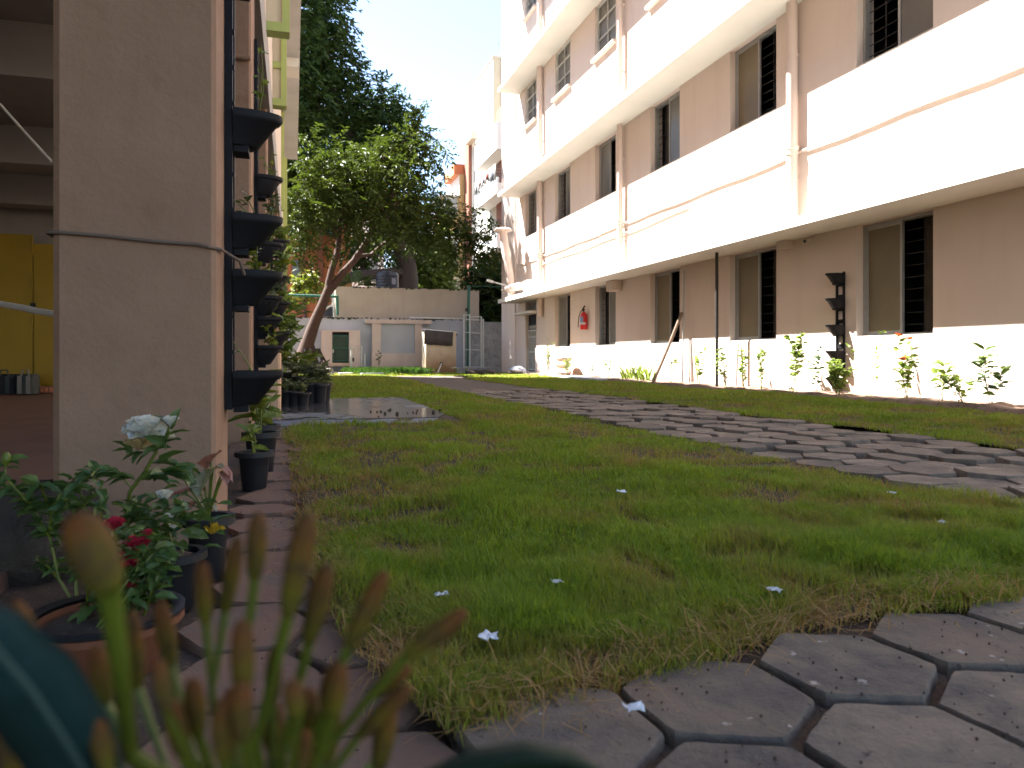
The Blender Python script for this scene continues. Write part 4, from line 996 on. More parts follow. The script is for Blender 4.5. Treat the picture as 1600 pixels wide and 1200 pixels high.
# tank
c = onY(605, 446, YB+2.2); zt_ = zt2
tn = thing('water_tank', 'black ribbed water tank on the hut roof', 'water tank', (c.x, c.y, zt_))
rr = .40; prof = [(0,0),(rr,0)]
hT = onY(605, 424, YB+2.2).z - zt_
for k in range(6): z = hT*.82*(k+.5)/6; prof += [(rr, z-.05), (rr+.018, z-.015), (rr+.018, z+.015), (rr, z+.05)]
prof += [(rr, hT*.84), (rr*.9, hT*.93), (.18, hT*.97), (.18, hT), (0, hT)]
MB().lathe((c.x, c.y, zt_+.001), prof, 28).build('tank_body', M['tank'], tn, True, 30)
MB().lathe((c.x, c.y, zt_+hT*.35), [(rr+.021,0),(rr+.021,.10),(rr+.021,.22)], 3, a0=R(-75), arc=R(24)).build('mark', M['tank_mark'], tn)
# gate posts with green gate
def boxY(mb, px0, py0, px1, py1, Y, d):
    a, b = onY(px0, py1, Y), onY(px1, py0, Y); mb.box(a.x, b.x, Y, Y+d, a.z, b.z); return mb
Yd_ = YB-.25
gt = thing('doorway', 'small pink doorway with dark green mesh door in the white wall', 'doorway', onY(532, 580, Yd_))
v = MB(); boxY(v, 502, 516, 519, 581, Yd_, .248); boxY(v, 545.5, 516, 563, 581, Yd_, .248); v.build('door_frame', M['pinkw'], gt)
v = MB(); boxY(v, 519.05, 516, 545.45, 518.3, Yd_+.002, .24); v.build('lintel', M['pinkw'], gt)
v = MB(); boxY(v, 519.1, 518.4, 545.4, 569, Yd_+.19, .05); v.build('dark_opening', M['dark'], gt)
d = MB(); boxY(d, 520, 525, 544.5, 565, Yd_+.10, .02); dd_ = d.build('door', M['green_door'], gt)
v = MB()
for q in ((519.6,524,520.8,566),(543.8,524,545,566),(520.8,524,543.8,525.4),(520.8,543.5,543.8,544.7),(520.8,563,543.8,564.4)): boxY(v, *q, Yd_+.07, .028)
v.build('door_frame', M['green_paint'], dd_); v = MB(); boxY(v, 519.8, 546, 521.6, 551, Yd_+.04, .028); v.build('handle', M['white_metal'], dd_)
v = MB(); boxY(v, 516, 567, 548, 572, Yd_-.25, .249); v.build('doorstep', M['stone'], gt)
# tap stand before it
b0 = onY(549, 577, Yd_-.4)
tp = thing('tap_stand', 'thin white water tap post beside the green door', 'tap', b0)
v = MB().tube([b0+Vector((0,0,-.05)), onY(549, 544, Yd_-.4)], .03, 8); v.build('post', M['white_metal'], tp)
v = MB().lathe(onY(550, 543.5, Yd_-.4), [(0,-.01),(.09,-.01),(.10,.02),(0,.03)], 14); v.build('cap', M['white_metal'], tp)
v = MB(); boxY(v, 550.5, 559, 553.5, 565, Yd_-.42, .06); v.build('valve', M['iron'], tp)
for px, top, lab in ((565, 541, 'thin white pipe standing at the edge of the pink doorway'), (570, 553, 'short white pipe standing by the recess right of the doorway')):
    tag(MB().tube([onY(px, 578, Yd_-.05), onY(px, top, Yd_-.05)], .022, 7).build('standpipe', M['white_metal']), lab, 'pipe')
# pink niche with panel
nc = thing('niche', 'pink framed niche with bluish blank panel on the white wall', 'niche', onY(620, 580, Yd_))
v = MB(); boxY(v, 582, 505.1, 595, 552, Yd_, .248); v.build('post', M['pinkw'], nc); v = MB(); boxY(v, 648.5, 505.1, 660, 552, Yd_, .248); v.build('post', M['pinkw'], nc)
v = MB(); boxY(v, 571, 500.3, 674, 505, Yd_-.03, .278); v.build('lintel', M['pinkw'], nc)
v = MB(); boxY(v, 581, 552.1, 661.5, 583, Yd_-.06, .308); v.build('base', M['pinkw'], nc)
v = MB(); boxY(v, 595.1, 505.2, 648.4, 552, Yd_+.10, .03); v.build('panel', surf('blank_blue_grey_panel', (.40,.42,.47), (.36,.38,.43), 1.5, .7, .05), nc)
# pump box with rubber sheet
Yp_ = 23.0
px_ = thing('pump_box', 'buff plastered pump box with brown splash stains', 'box', onY(688, 582, Yp_))
v = MB(); boxY(v, 665.5, 518, 712.5, 584.5, Yp_, .75); v.build('box_body', M['stainbox'], px_)
v = MB(); boxY(v, 687.5, 566, 692, 571, Yp_-.012, .011); v.build('outlet_hole', M['dark'], px_)
MB().tube([onY(690, 568, Yp_-.02), onY(686, 577, Yp_-.2), onY(683, 585, Yp_-.3)], .018, 7).build('drain_pipe', M['white_metal'], px_, True)
MB().tube([onY(708, 521.5, Yp_+.1), onY(714, 522, Yp_+.1)], .05, 9).build('pipe_stub', M['wood'], px_)
v = MB(); a = onY(663, 514.5, Yp_-.03); b = onY(708, 519, Yp_-.03); c_ = onY(707, 541, Yp_-.03); d_ = onY(662.5, 538, Yp_-.03)
nn = 12
for i in range(nn+1):
    f = i/nn; tp_ = a.lerp(b, f); bt = d_.lerp(c_, f); wv = .012*math.sin(f*19)
    for q in (tp_+Vector((0,.55,.0)), tp_+Vector((0,.01,.012)), tp_+Vector((0,-.01,0)), tp_.lerp(bt,.5)+Vector((0,-.015+wv,0)), bt+Vector((0,-.015+wv*1.6,random.uniform(-.012,.012)))): v.v.append(tuple(q))
for i in range(nn):
    for k in range(4): v.f.append((i*5+k, (i+1)*5+k, (i+1)*5+k+1, i*5+k+1))
sh_ = v.build('rubber_sheet', M['mat_dark'], None, True); md = sh_.modifiers.new('thickness', 'SOLIDIFY'); md.thickness = .012
tag(sh_, 'dark rubber sheet draped over the pump box', 'sheet')
tag(MB().tube([onY(661.5, 556, Yp_+.6), onY(661.5, 582, Yp_+.6)], .025, 7).build('standpipe', M['white_metal']), 'short pale pipe at the left side of the pump box', 'pipe')
# white lattice gate frame and green pole
Yg = 24.6
gf = thing('gate', 'tall white open frame gate leaning before the stone wall', 'gate', onY(740, 578, Yg))
v = MB()
for (x0, y0, x1, y1) in ((725,491,725,575),(734,491,734,574),(752,495,752,575),(755,498,755,575)): v.tube([onY(x0,y0,Yg), onY(x1,y1,Yg)], .026, 7)
for (x0, y0, x1, y1) in ((725,492,734,492.5),(734,495,752,495),(725,499,755,500.5),(725,519,752,521),(725,546,752,547),(725,573,755,573.5)): v.tube([onY(x0,y0,Yg+.05), onY(x1,y1,Yg+.05)], .018, 6)
v.build('gate_frame', M['white_metal'], gf)
gpz = thing('green_post', 'green painted steel post before the stone wall', 'post', onY(731.5, 575, Yg+.25)); MB().tube([onY(731.5, 578, Yg+.25), onY(732.5, 446, Yg+.25)], .055, 10).build('post_shaft', M['green_paint'], gpz, True)
MB().tube([onY(727.5, 484, Yg+.2), onY(731, 484, Yg+.2)], .06, 8).build('clamp', M['iron'], gpz)
tag(MB().tube([onY(733, 447, Yg+.25), onY(785, 448, Yg+.3)], .012, 6).build('wire', M['green_paint']), 'thin green wire from the green post to the block', 'wire')
gr = thing('railing', 'green pipe railing on the white wall by the crooked tree', 'railing', onY(490, 495, YB+.1))
MB().tube([onY(445, 461, YB+.1), onY(527, 463.5, YB+.1)], .045, 8).build('rail', M['green_paint'], gr, True); MB().tube([onY(527, 462, YB+.1), onY(527.5, 493, YB+.1)], .045, 8).build('post', M['green_paint'], gr, True)
v = MB(); a, b, c_ = onY(492, 494, YB+.8), onY(521, 478, YB+.8), onY(521, 494, YB+.8)
v.prism([(0,0),(1,0),(1,1)], 0, 1); v = MB(); 
for dy in (0, 1.4): v.v += [(p.x, p.y+dy, p.z) for p in (a, b, c_)]
v.f += [(0,1,2),(5,4,3),(0,3,4,1),(1,4,5,2),(2,5,3,0)]
shd = v.build('lean_to', M['tank']); tag(shd, 'dark sloping lean to roof behind the white wall', 'roof'); 
tag(MB().tube([onY(505,484,YB+.75), onY(520,476,YB+.75)], .03, 6).build('ridge_pipe', M['white_metal']), 'short white pipe along the lean to roof edge', 'pipe')
tag(MB().box(xY(520.5,YB+.2), xY(522,YB+.2), YB+.225, YB+.29, zt1, zt1+.62).build('white_post', M['white_metal']), 'narrow white post at the corner of the buff hut', 'post')
# kerb stones and rubble before the wall
for (x0, x1, y0, y1, Y, d, z1, nm, m, lab, cat) in ((492,520,578,588,19.5,.5,.17,'bench_frame','white_metal','low white metal frame lying on the grass by the potted plants','frame'),):
    a, b = onY(x0, y1, Y), onY(x1, y0, Y); t = thing(nm, lab, cat, (a.x, Y, 0)); v = MB()
    for yy in (Y, Y+d): v.tube([(a.x,yy,0),(a.x,yy,.14),(a.x+.03,yy,.17),(b.x-.03,yy,.17),(b.x,yy,.14),(b.x,yy,0)], .022, 7)
    v.build('frame_tube', M[m], t, True); v = MB()
    for f in np.linspace(0, 1, 6): xx = a.x+.05+f*(b.x-a.x-.1); v.tube([(xx,Y,.17),(xx,Y+d,.17)], .012, 5)
    v.build('cross_bars', M[m], t)
for x0, x1, py, lab in ((530,552,586,'flat grey kerb slab in the grass near the green door'), (564,600,586.5,'flat dark kerb slab in the grass before the pink niche')):
    a, b = gnd(x0, py), gnd(x1, py); tag(MB().box(a.x, b.x, a.y-.2, a.y+.4, -.02, .06).build('kerb_slab', M['rough']), lab, 'slab', 'slabs in the far grass')
a, b = onY(712, 581, 23.6), onY(785, 574, 23.6)
tag(MB().box(a.x, b.x, 23.6, 24.3, -.05, .13).build('stone_step', M['rough']), 'low grey stone step in front of the white gate', 'step')
for px, lab in ((728,'dark rubble lump before the stone step beside the pump box'), (745,'dark rubble lump before the middle of the stone step'), (788,'dark rubble lump at the corner of the pink block')):
    p = gnd(px, 584.5); stones('rubble', lab, 'rubble', [((p.x, p.y-1, .05), .25, .2, .09)], M['rock'], 'rubble by the stone step')
# far tufts of fresh grass before the wall
def tufts(n):
    x = rng.uniform(xY(540,22.5), xY(668,22.5), n); y = rng.uniform(21.5, 24.4, n); P_ = np.stack([x, y, 0*x-.02], -1)
    D = np.stack([rng.normal(0,.35,n), rng.normal(0,.35,n), np.ones(n)], -1)
    o = leaves('tall_grass', P_, D, rng.uniform(.10,.24,n), .022, leafmat('fresh_grass', (.045,.11,.02), (.085,.17,.035), .35)); tag(o, 'taller fresh green grass at the foot of the far wall', 'grass', kind='stuff')
tufts(4200)
p = onY(592, 577, 24.3); plant(p, .6, 3, 8, .10, .05, 'thin weed growing up the pink niche base', M['leaf_rose'], 'plant', None, .08)
for px, py, lab in ((727,582,'small white flowered weed left of the stone step'), (713,583,'small white flowered weed at the foot of the pump box')):
    p = gnd(px, py+3); plant(p, .22, 4, 6, .06, .03, lab, M['leaf_bed'], 'plant', None, .1, (M['petal_white'], 3, .04))

# ------------------------------------------------------------------ buildings beyond
ob = thing('orange_building', 'orange rendered house behind the crooked tree', 'building', (0, 34, 0))
Yo = 34; XR = xY(549, Yo)
MB().box(-14, XR, Yo, Yo+9, -.06, onY(540, 300, Yo).z).build('wall', M['orange'], ob)
v = MB()
for px in (474, 500): a = xY(px, Yo); v.box(a-.14, a+.14, Yo-.12, Yo-.002, -.05, onY(540,302,Yo).z)
v.build('pilaster', M['brown'], ob)
for (a, b, c_, d_) in ((430,448,400,440),(455,470,405,440),(508,530,330,370),(452,470,330,366)):
    w_ = MB(); boxY(w_, a, c_, b, d_, Yo-.06, .058); wf = w_.build('window', M['brown'], ob); w_ = MB(); boxY(w_, a+2, c_+2, b-2, d_-2, Yo-.08, .018); w_.build('pane', M['glass'], wf)
MB().box(-14, XR+.3, Yo-.4, Yo+9, onY(540,300,Yo).z+.002, onY(540,300,Yo).z+.3).build('roof', M['brown'], ob)
fb = thing('distant_building', 'small white building seen between the trees behind the tank', 'building', (2, 50, 0))
Y_ = 50; v = MB(); boxY(v, 540, 330, 600, 570, Y_, 6); v.build('wall', M['offwhite'], fb); v = MB(); boxY(v, 548, 390, 556, 440, Y_-.05, .048); boxY(v, 574, 395, 590, 440, Y_-.05, .048); v.build('window', M['glass'], fb)

# tall flats at the right end
tb = thing('flats', 'tall white and ochre flats with balconies beyond the pink block', 'building', (9.5, 36, 0))
Yt_ = 34.0
def fz(px, py, X): return onX(px, py, X).z
XT = xY(770.5, Yt_)                                    # lit side plane of the stair tower
zt3 = onY(770.5, 91, Yt_).z
yfar = yX(742, XT)
MB().box(XT, XT+9, Yt_, yfar, -.06, zt3).build('tower', M['offwhite'], tb)
MB().box(XT-.04, XT+9.04, Yt_-.04, yfar+.04, zt3+.002, zt3+.12).build('parapet', M['beige'], tb)
MB().box(XT+.03, XT+9, Yt_-.02, Yt_-.002, -.05, zt3-.02).build('end_wall', M['beige'], tb)
an = MB()
for dx in (.35, .5, .75): an.tube([(XT+dx, Yt_+.3, zt3), (XT+dx, Yt_+.3, zt3+1.2-dx*.6)], .02, 5)
an.build('aerial', M['alu'], tb)
pp_ = MB()
for dx in (.42, .5, .62): pp_.tube([(XT+dx, Yt_-.07, 1), (XT+dx, Yt_-.07, zt3+.05)], .035, 6)
pp_.build('drain_pipe', M['beige'], tb)
# main block behind the tower, set back by the brown pier
Yk = yX(731, XT-.15)
zt4 = fz(742, 209, XT-.2)
MB().box(XT-.15, XT+9, yfar+.002, Yk, -.06, zt4).build('main_block', M['offwhite'], tb)
MB().box(XT-.32, XT-.152, Yk-.9, Yk+.05, -.06, zt4+.02).build('pier', M['brown'], tb)
MB().box(XT-.5, XT-.153, yfar-1.2, Yk-.905, zt4-.35, zt4).build('cornice', M['beige'], tb)
# balconies toward the courtyard: slab, tiled parapet or rail
XB = XT-.7; y0b, y1b = Yt_-3.2, Yt_+.8
MB().box(XT-.002, XT+7, y0b, Yt_-.045, -.06, fz(760,180,XB)).build('balcony_block', M['beige'], tb)
for (pt0, pb0, kind) in ((190, 216, 'tile'), (259, 285, 'rail'), (345, 373, 'rail')):
    zb = fz(776, pb0, XB); zt5 = fz(776, pt0, XB)
    MB().box(XB, XT-.004, y0b, y1b, zb-.45, zb+.0).build('balcony_slab', M['offwhite'], tb)
    if kind == 'tile':
        b = MB(); b.box(XB, XB+.12, y0b, y1b, zb+.002, zt5); b.box(XB+.122, XT-.005, y0b, y0b+.12, zb+.002, zt5); b = b.build('balcony_parapet', M['offwhite'], tb)
        MB().box(XB-.02, XB-.002, y0b+.15, y1b-.15, zb+.1, zt5-.12).build('tile_band', M['tilewall'], b)
    else:
        b = MB(); b.box(XB, XB+.1, y0b, y1b, zb+.002, zb+.25); b = b.build('balcony_parapet', M['tilewall'], tb); r_ = MB()
        for k in range(5): r_.box(XB+.02, XB+.05, y0b, y1b, zb+.27+k*.13, zb+.295+k*.13); r_.box(XB+.05, XT-.01, y0b+.02, y0b+.05, zb+.27+k*.13, zb+.295+k*.13)
        y = y0b
        while y < y1b: r_.box(XB+.052, XB+.075, y, y+.03, zb+.25, zb+.82); y += .35
        r_.build('balcony_rail', M['iron'], b)
    MB().box(XT-.03, XT-.006, y0b+.3, y1b-1.5, zb+.2, zb+2.0).build('balcony_door', M['brown'], tb)
# washing on the middle balcony
zb = fz(776, 285, XB); clr = [M['offwhite'], M['blue'], M['offwhite'], M['tank'], M['petal_orange'], M['offwhite'], M['blue'], M['offwhite'], M['brown'], M['offwhite'], M['tank'], M['offwhite']]
y = y0b+.1
wl = ['white sheet', 'blue shirt', 'white towel', 'black shirt', 'orange cloth', 'white shirt', 'blue towel', 'white cloth', 'brown shirt', 'pale shirt', 'black cloth', 'pale towel']
for k, m in enumerate(clr):
    l = random.uniform(.35, .65); v = MB(); n_ = 6; wd = .26
    for i in range(n_+1):
        f = i/n_; x_ = XB-.03+.03*math.sin(f*9+k)
        for q in (0, .5, 1): v.v.append((x_-.02*q, y+wd*f*(1+.1*q), zb+.82-l*q))
    for i in range(n_):
        for q in (0, 1): v.f.append((i*3+q, i*3+q+1, (i+1)*3+q+1, (i+1)*3+q))
    o = v.build('laundry', m, None, True); o.modifiers.new('thickness', 'SOLIDIFY').thickness = .012
    tag(o, 'piece of washing hung over the iron rail of the flats balcony', 'laundry', 'washing on the balcony rail'); y += wd+.05
# lower ochre wing farther on
XO = XT-.6; y2 = Yk+.06; y3 = yX(697, XO)
zt6 = fz(731, 258, XO)
MB().box(XO, XT+8, y2, y3, -.06, zt6).build('wing', M['offwhite'], tb)
MB().box(XO-.3, XT+8, y2-.02, y2+2.5, zt6+.002, zt6+.55).build('wing_parapet', M['orange'], tb)
MB().box(XO+.001, XT-.33, y2-.03, y2-.002, -.06, zt6-.02).build('wing_end', M['yellowish'], tb)
for (a, b) in ((275,322),(365,412),(440,480)):
    z0, z1 = fz(722, b, XO-.9), fz(722, a, XO-.9)
    bx = MB().box(XO-.9, XO-.002, y2+.1, y2+3.4, z0, z1).build('bay', M['yellowish'], tb)
    MB().box(XO-1.1, XO-.002, y2-.1, y2+3.6, z1+.002, z1+.1).build('bay_roof', M['alu'], bx)
    MB().box(XO-.93, XO-.902, y2+.25, y2+3.2, z0+(z1-z0)*.25, z1-.06).build('bay_window', M['glass'], bx); MB().box(XO-.85, XO-.1, y2+.07, y2+.098, z0+(z1-z0)*.25, z1-.06).build('bay_window', M['glass'], bx)
    f = MB()
    for k in range(4): yy = y2+.25+k*.97; f.box(XO-.95, XO-.932, yy, yy+.06, z0+(z1-z0)*.25, z1-.06)
    for q in (0, .6, 1): zz = z0+(z1-z0)*.25+(z1-z0)*.70*q; f.box(XO-.95, XO-.933, y2+.31, y2+3.1, zz, zz+.06); f.box(XO-.85, XO-.1, y2+.05, y2+.068, zz, zz+.06)
    f.build('bay_frame', M['white_metal'], bx)

# ------------------------------------------------------------------ potted plants
def pot(mb, c, r, h, lip=.012):
    mb.lathe(c, [(0,0),(r*.70,0),(r*.72,.006),(r*.93,h*.86),(r*.95,h*.87),(r+lip,h*.88),(r+lip,h),(r*.93,h),(r*.91,h*.90),(0,h*.88)], 26)
def potted(c, r, h, label, fol, group=None, m='pot', name='potted_plant', cat='potted plant'):
    c = Vector(c); t = thing(name, label, cat, c, group); p = MB(); pot(p, c, r, h); po = p.build('pot', M[m], t, True, 40)
    MB().lathe(c+Vector((0,0,h*.885)), [(0,.012),(r*.5,.010),(r*.90,.0)], 16).build('soil', M['soil'], t)
    b = c + Vector((0,0,h*.9))
    for (hh, ns, nl, ll, lw, lm, sp) in fol: plant(b, hh, ns, nl, ll, lw, None, lm, None, None, sp, base=t)
    return t
GP = 'black pots on the wet slab'
for px, py, r, h, lab, fol in ((460,634,.075,.14,'small black pot with low grey herb at the left front of the slab group', [(.10,6,14,.05,.02,M['leaf_var'],.08)]),
    (447,634,.08,.15,'small black pot with wispy herb nearest the plinth', [(.12,6,14,.05,.02,M['leaf_var'],.08)]),
    (473,634,.07,.13,'small black pot in the middle of the front row on the slab', [(.12,5,10,.05,.02,M['leaf_var'],.07)]),
    (485,629,.10,.21,'larger black pot with streaked spidery leaves on the slab', [(.22,10,14,.16,.022,M['leaf_var'],.16)]),
    (499,629,.085,.20,'black pot with pale streaked leaves second from the right end', [(.18,8,12,.14,.02,M['leaf_var'],.14)]),
    (507,628,.075,.20,'black pot standing at the right end of the slab group', [(.10,5,6,.10,.02,M['leaf_var'],.08)]),
    (466,625,.12,.26,'black pot with fresh lime leaves behind the front row', [(.28,9,14,.13,.05,M['leaf_lime'],.2),(.2,6,12,.14,.02,M['leaf_var'],.2)]),
    (447,624,.12,.30,'black pot with tall broad leaved shrub at the back of the group', [(.85,5,16,.18,.075,M['leaf_bed'],.18)])):
    p = gnd(px, py, .022); potted((p.x, p.y, .022), r, h, lab, fol, GP)
# by the second pillar
p = gnd(369, 742, -.01); potted((-.145, 3.05, -.02), .062, .15, 'black pot in the row behind the nearest pillar, nearest to it', [(.14,4,5,.06,.03,M['leaf_bed'],.05)], 'pots behind the nearest pillar')
potted((-.135, 3.42, -.02), .070, .19, 'black pot with drooping yellow green leaves behind the nearest pillar', [(.27,6,6,.14,.055,M['leaf_lime'],.10)], 'pots behind the nearest pillar')
potted((-.14, 3.9, -.02), .07, .18, 'black pot farthest back in the row behind the nearest pillar', [(.15,4,6,.08,.04,M['leaf_bed'],.06)], 'pots behind the nearest pillar')

# flowers built of cupped petals
def bloom(c, r, m, t, n=22, open_=.8, name='flower'):
    c = Vector(c); P_ = []; D_ = []
    for k in range(n):
        a = k*2.39996; f = k/n; el = open_*(f**.7)
        d = Vector((math.cos(a)*math.sin(el*1.5), math.sin(a)*math.sin(el*1.5), math.cos(el*1.5)))
        P_.append(tuple(c - Vector((0,0,r*.55)) + d*r*.12)); D_.append(tuple(d))
    return leaves(name, P_, D_, r*(1.1+.3*rng.random(n)), r*1.0, m, t, fold=.30, roll=.15, shape=.95, blunt=True)
def px_at(px, py, t): return at(px, py, t)
# caladium pot by the pillar foot
tA = 1.72; c = at(325, 872, tA); c.z = -.02
A = potted(c, .048, at(325, 806, tA).z+.02, 'black pot of pink and cream caladium at the nearest pillar foot', [], None)
st = MB(); q = []
for (px, py, m, L, W, d) in ((330,722,'leaf_pink',.075,.06,(.3,-.4,.5)), (348,735,'leaf_pink',.055,.035,(.8,-.2,-.7)), (318,748,'leaf_cream',.075,.06,(-.2,-.6,-.55)), (333,735,'leaf_cream',.06,.045,(.5,-.5,.3)), (300,735,'leaf_rose',.07,.045,(-.8,-.2,.5)),
        (310,765,'leaf_pink',.06,.04,(-.5,-.4,.2)), (300,790,'leaf_pink',.05,.035,(-.5,-.6,-.4)), (288,770,'leaf_pink',.055,.03,(-.7,-.3,-.1)), (320,840,'leaf_pink',.05,.035,(-.4,-.7,-.5)), (328,790,'leaf_cream',.04,.025,(.6,-.5,-.3)), (270,728,'leaf_rose',.08,.05,(-.9,-.2,.35)), (262,717,'leaf_rose',.075,.05,(.7,-.1,.45)), (350,742,'leaf_pink',.045,.03,(.3,-.7,-.7))):
    p = at(px, py, tA); st.tube([at(326, 806, tA), at((px*2+326)/3, (py*2+806)/3-4, tA), p], [.0028,.0024,.0018], 6); q.append((p, d, L, W, m))
st.build('stem', M['stem'], A, True)
for m in ('leaf_pink', 'leaf_cream', 'leaf_rose'):
    s_ = [x for x in q if x[4] == m]; leaves('leaves', [tuple(x[0]-Vector(x[1]).normalized()*x[2]*.35) for x in s_], [x[1] for x in s_], [x[2] for x in s_], [x[3] for x in s_], M[m], A, roll=.2, shape=.5)
bloom(at(332, 827, tA-.05), .022, M['petal_yellow'], A, 10, .9)
# second black pot: the white bloom
tB = 1.52; c = at(272, 955, tB); c.z = -.02
B = potted(c, .052, at(272, 862, tB).z+.02, 'black pot of tall white flowered rose before the pillar', [], None)
st = MB(); base = at(272, 868, tB)
main = [base, at(240,815,tB), at(192,808,tB), at(202,765,tB), at(228,735,tB), at(246,702,tB), at(250,688,tB)]
st.tube([base, at(230,830,tB), at(196,800,tB), at(203,768,tB), at(226,738,tB), at(244,706,tB), at(247,688,tB)], [.004,.004,.0045,.004,.0038,.0034,.003], 7)
st.tube([at(246,700,tB), at(262,675,tB), at(265,664,tB)], [.003,.0025,.002], 6); st.tube([at(205,762,tB), at(192,748,tB), at(180,738,tB)], .002, 5); st.tube([at(244,706,tB), at(225,700,tB), at(215,697,tB)], .0025, 5)
st.tube([base, at(262,820,tB), at(255,790,tB)], .0025, 5)
st.build('stem', M['stem'], B, True)
bloom(at(232,670,tB), .036, M['petal_white'], B, 22, 1.0); bloom(at(215,668,tB+.01), .026, M['petal_white'], B, 16, 1.0); bloom(at(266,660,tB), .019, M['petal_white'], B, 12, .6); bloom(at(218,694,tB), .026, M['petal_cream'], B, 14, .7)
bloom(at(257,778,tB-.05), .020, M['petal_white'], B, 12, .5); bloom(at(262,812,tB-.08), .014, M['petal_white'], B, 10, .7); bloom(at(272,822,tB-.08), .010, M['petal_white'], B, 8, .7)
P_ = []; D_ = []; L_ = []
for (px, py) in ((268,672),(262,680),(258,692),(250,700),(238,704),(225,706),(212,706),(202,704),(265,668)):
    for k in range(2): P_.append(tuple(at(px, py, tB))); D_.append((random.uniform(-1,1), random.uniform(-.6,.3), random.uniform(-.3,.4))); L_.append(.045)
for (x0, y0, dx) in ((228,742,1),(240,742,1),(255,740,1),(268,738,1),(210,745,-1),(190,740,-1),(180,736,-1)):
    for k in range(3): P_.append(tuple(at(x0+random.gauss(0,5), y0+random.gauss(0,4), tB))); D_.append((dx*random.uniform(.4,1), random.uniform(-.5,.2), random.uniform(-.3,.3))); L_.append(.05)
for k in range(150):
    px, py = random.gauss(250, 30), random.gauss(815, 30)
    if py > 885 or px < 175: continue
    P_.append(tuple(at(px, py, tB+random.gauss(-.02,.06)))); a = random.uniform(0,6.28); D_.append((math.cos(a), math.sin(a), random.uniform(-.4,.4))); L_.append(random.uniform(.03,.055))
leaves('leaves', P_, D_, L_, np.array(L_)*.48, M['leaf_rose'], B)
# orange pot of crimson roses
tC = 1.22; c = at(165, 1075, tC); c.z = -.02
C = potted(c, .108, at(165, 962, tC).z+.02, 'orange terracotta pot of small crimson roses in the foreground', [], None, 'terra')
pr = MB().lathe(c+Vector((0,0,at(165,962,tC).z+.02)), [(.10,.001),(.119,.001),(.121,.008),(.113,.010),(.10,.006)], 26).build('rim', M['pot'], C, True)
st = MB(); base = at(175, 975, tC); tips = []
for (px, py) in ((177,822),(214,853),(192,880),(208,917),(232,840),(250,880),(262,880),(150,850),(240,905),(225,870),(130,840),(205,830),(258,845)):
    b = base + Vector((random.gauss(0,.035), random.gauss(0,.035), 0)); p = at(px, py, tC+random.gauss(0,.02)); st.tube([b, b.lerp(p,.5)+Vector((random.gauss(0,.01),0,.01)), p], [.0026,.0022,.0015], 6); tips.append((b, p))
st.build('stem', M['stem'], C, True)
for px, py, r in ((178,820,.016), (215,851,.019), (191,878,.021), (209,881,.010), (209,915,.012), (231,833,.008)): bloom(at(px, py, tC-.02), r, M['petal_red'], C, 20, .75)
P_ = []; D_ = []; L_ = []
for k in range(300):
    b, p = random.choice(tips); f = random.uniform(.3, 1); a = random.uniform(0,6.28); P_.append(tuple(b.lerp(p,f)+Vector((random.gauss(0,.012),random.gauss(0,.012),random.gauss(0,.01))))); D_.append((math.cos(a), math.sin(a), random.uniform(-.5,.4))); L_.append(random.uniform(.022,.042))
leaves('leaves', P_, D_, L_, np.array(L_)*.5, M['leaf_rose'], C)
# rose sprays at the left rim
tD = 1.3; b = gnd(130, 1000, -.02); b = at(140, 1010, tD); 
rs = thing('rose_bush', 'long arching rose shoots with small leaves at the left rim', 'rose bush', (b.x, b.y, -.03))
st = MB(); P_ = []; D_ = []; L_ = []
for pts in (((140,1090),(120,950),(92,905),(78,840),(55,800),(25,770),(-10,745)), ((78,840),(80,805),(92,775),(110,755),(120,745)), ((92,905),(75,885),(55,872)), ((55,800),(40,780),(8,745),(10,718)), ((80,805),(70,775),(62,755)), ((120,950),(118,900),(140,860),(160,800),(150,790)), ((110,765),(140,745),(150,735)), ((100,780),(125,795),(160,760))):
    v_ = [at(px, py, tD+random.gauss(0,.015)) for px, py in pts]; st.tube(v_, np.linspace(.0032,.0012,len(v_)), 6)
    for i in range(1, len(v_)):
        for k in range(9):
            f = random.random(); p = v_[i-1].lerp(v_[i], f); 
            if p.z < .12: continue
            a = random.uniform(0,6.28); P_.append(tuple(p)); D_.append((math.cos(a), math.sin(a)*.6, random.uniform(-.5,.5))); L_.append(random.uniform(.02,.04))
v_ = at(120,950,tD); st.tube([Vector((b.x, b.y, -.03)), v_], [.005,.003], 6)
st.build('stem', M['stem'], rs, True); leaves('leaves', P_, D_, L_, np.array(L_)*.5, M['leaf_rose'], rs)
MB().ell(at(10,717,tD), .008, .008, .013, 8, 6).build('bud', M['stem'], rs, True)
# dark mossy rock at the left
v = MB(); 
for (px, py, rx, rz) in ((60,850,.20,.16),(110,790,.09,.07),(20,880,.22,.16),(95,830,.13,.13)):
    p = at(px, py, 1.95); v.ell(p, rx, .2, rz, 18, 12, .06)
tag(v.build('boulder', M['rock'], None, True, 60), 'large dark mossy boulder at the left foot of the nearest pillar', 'boulder')

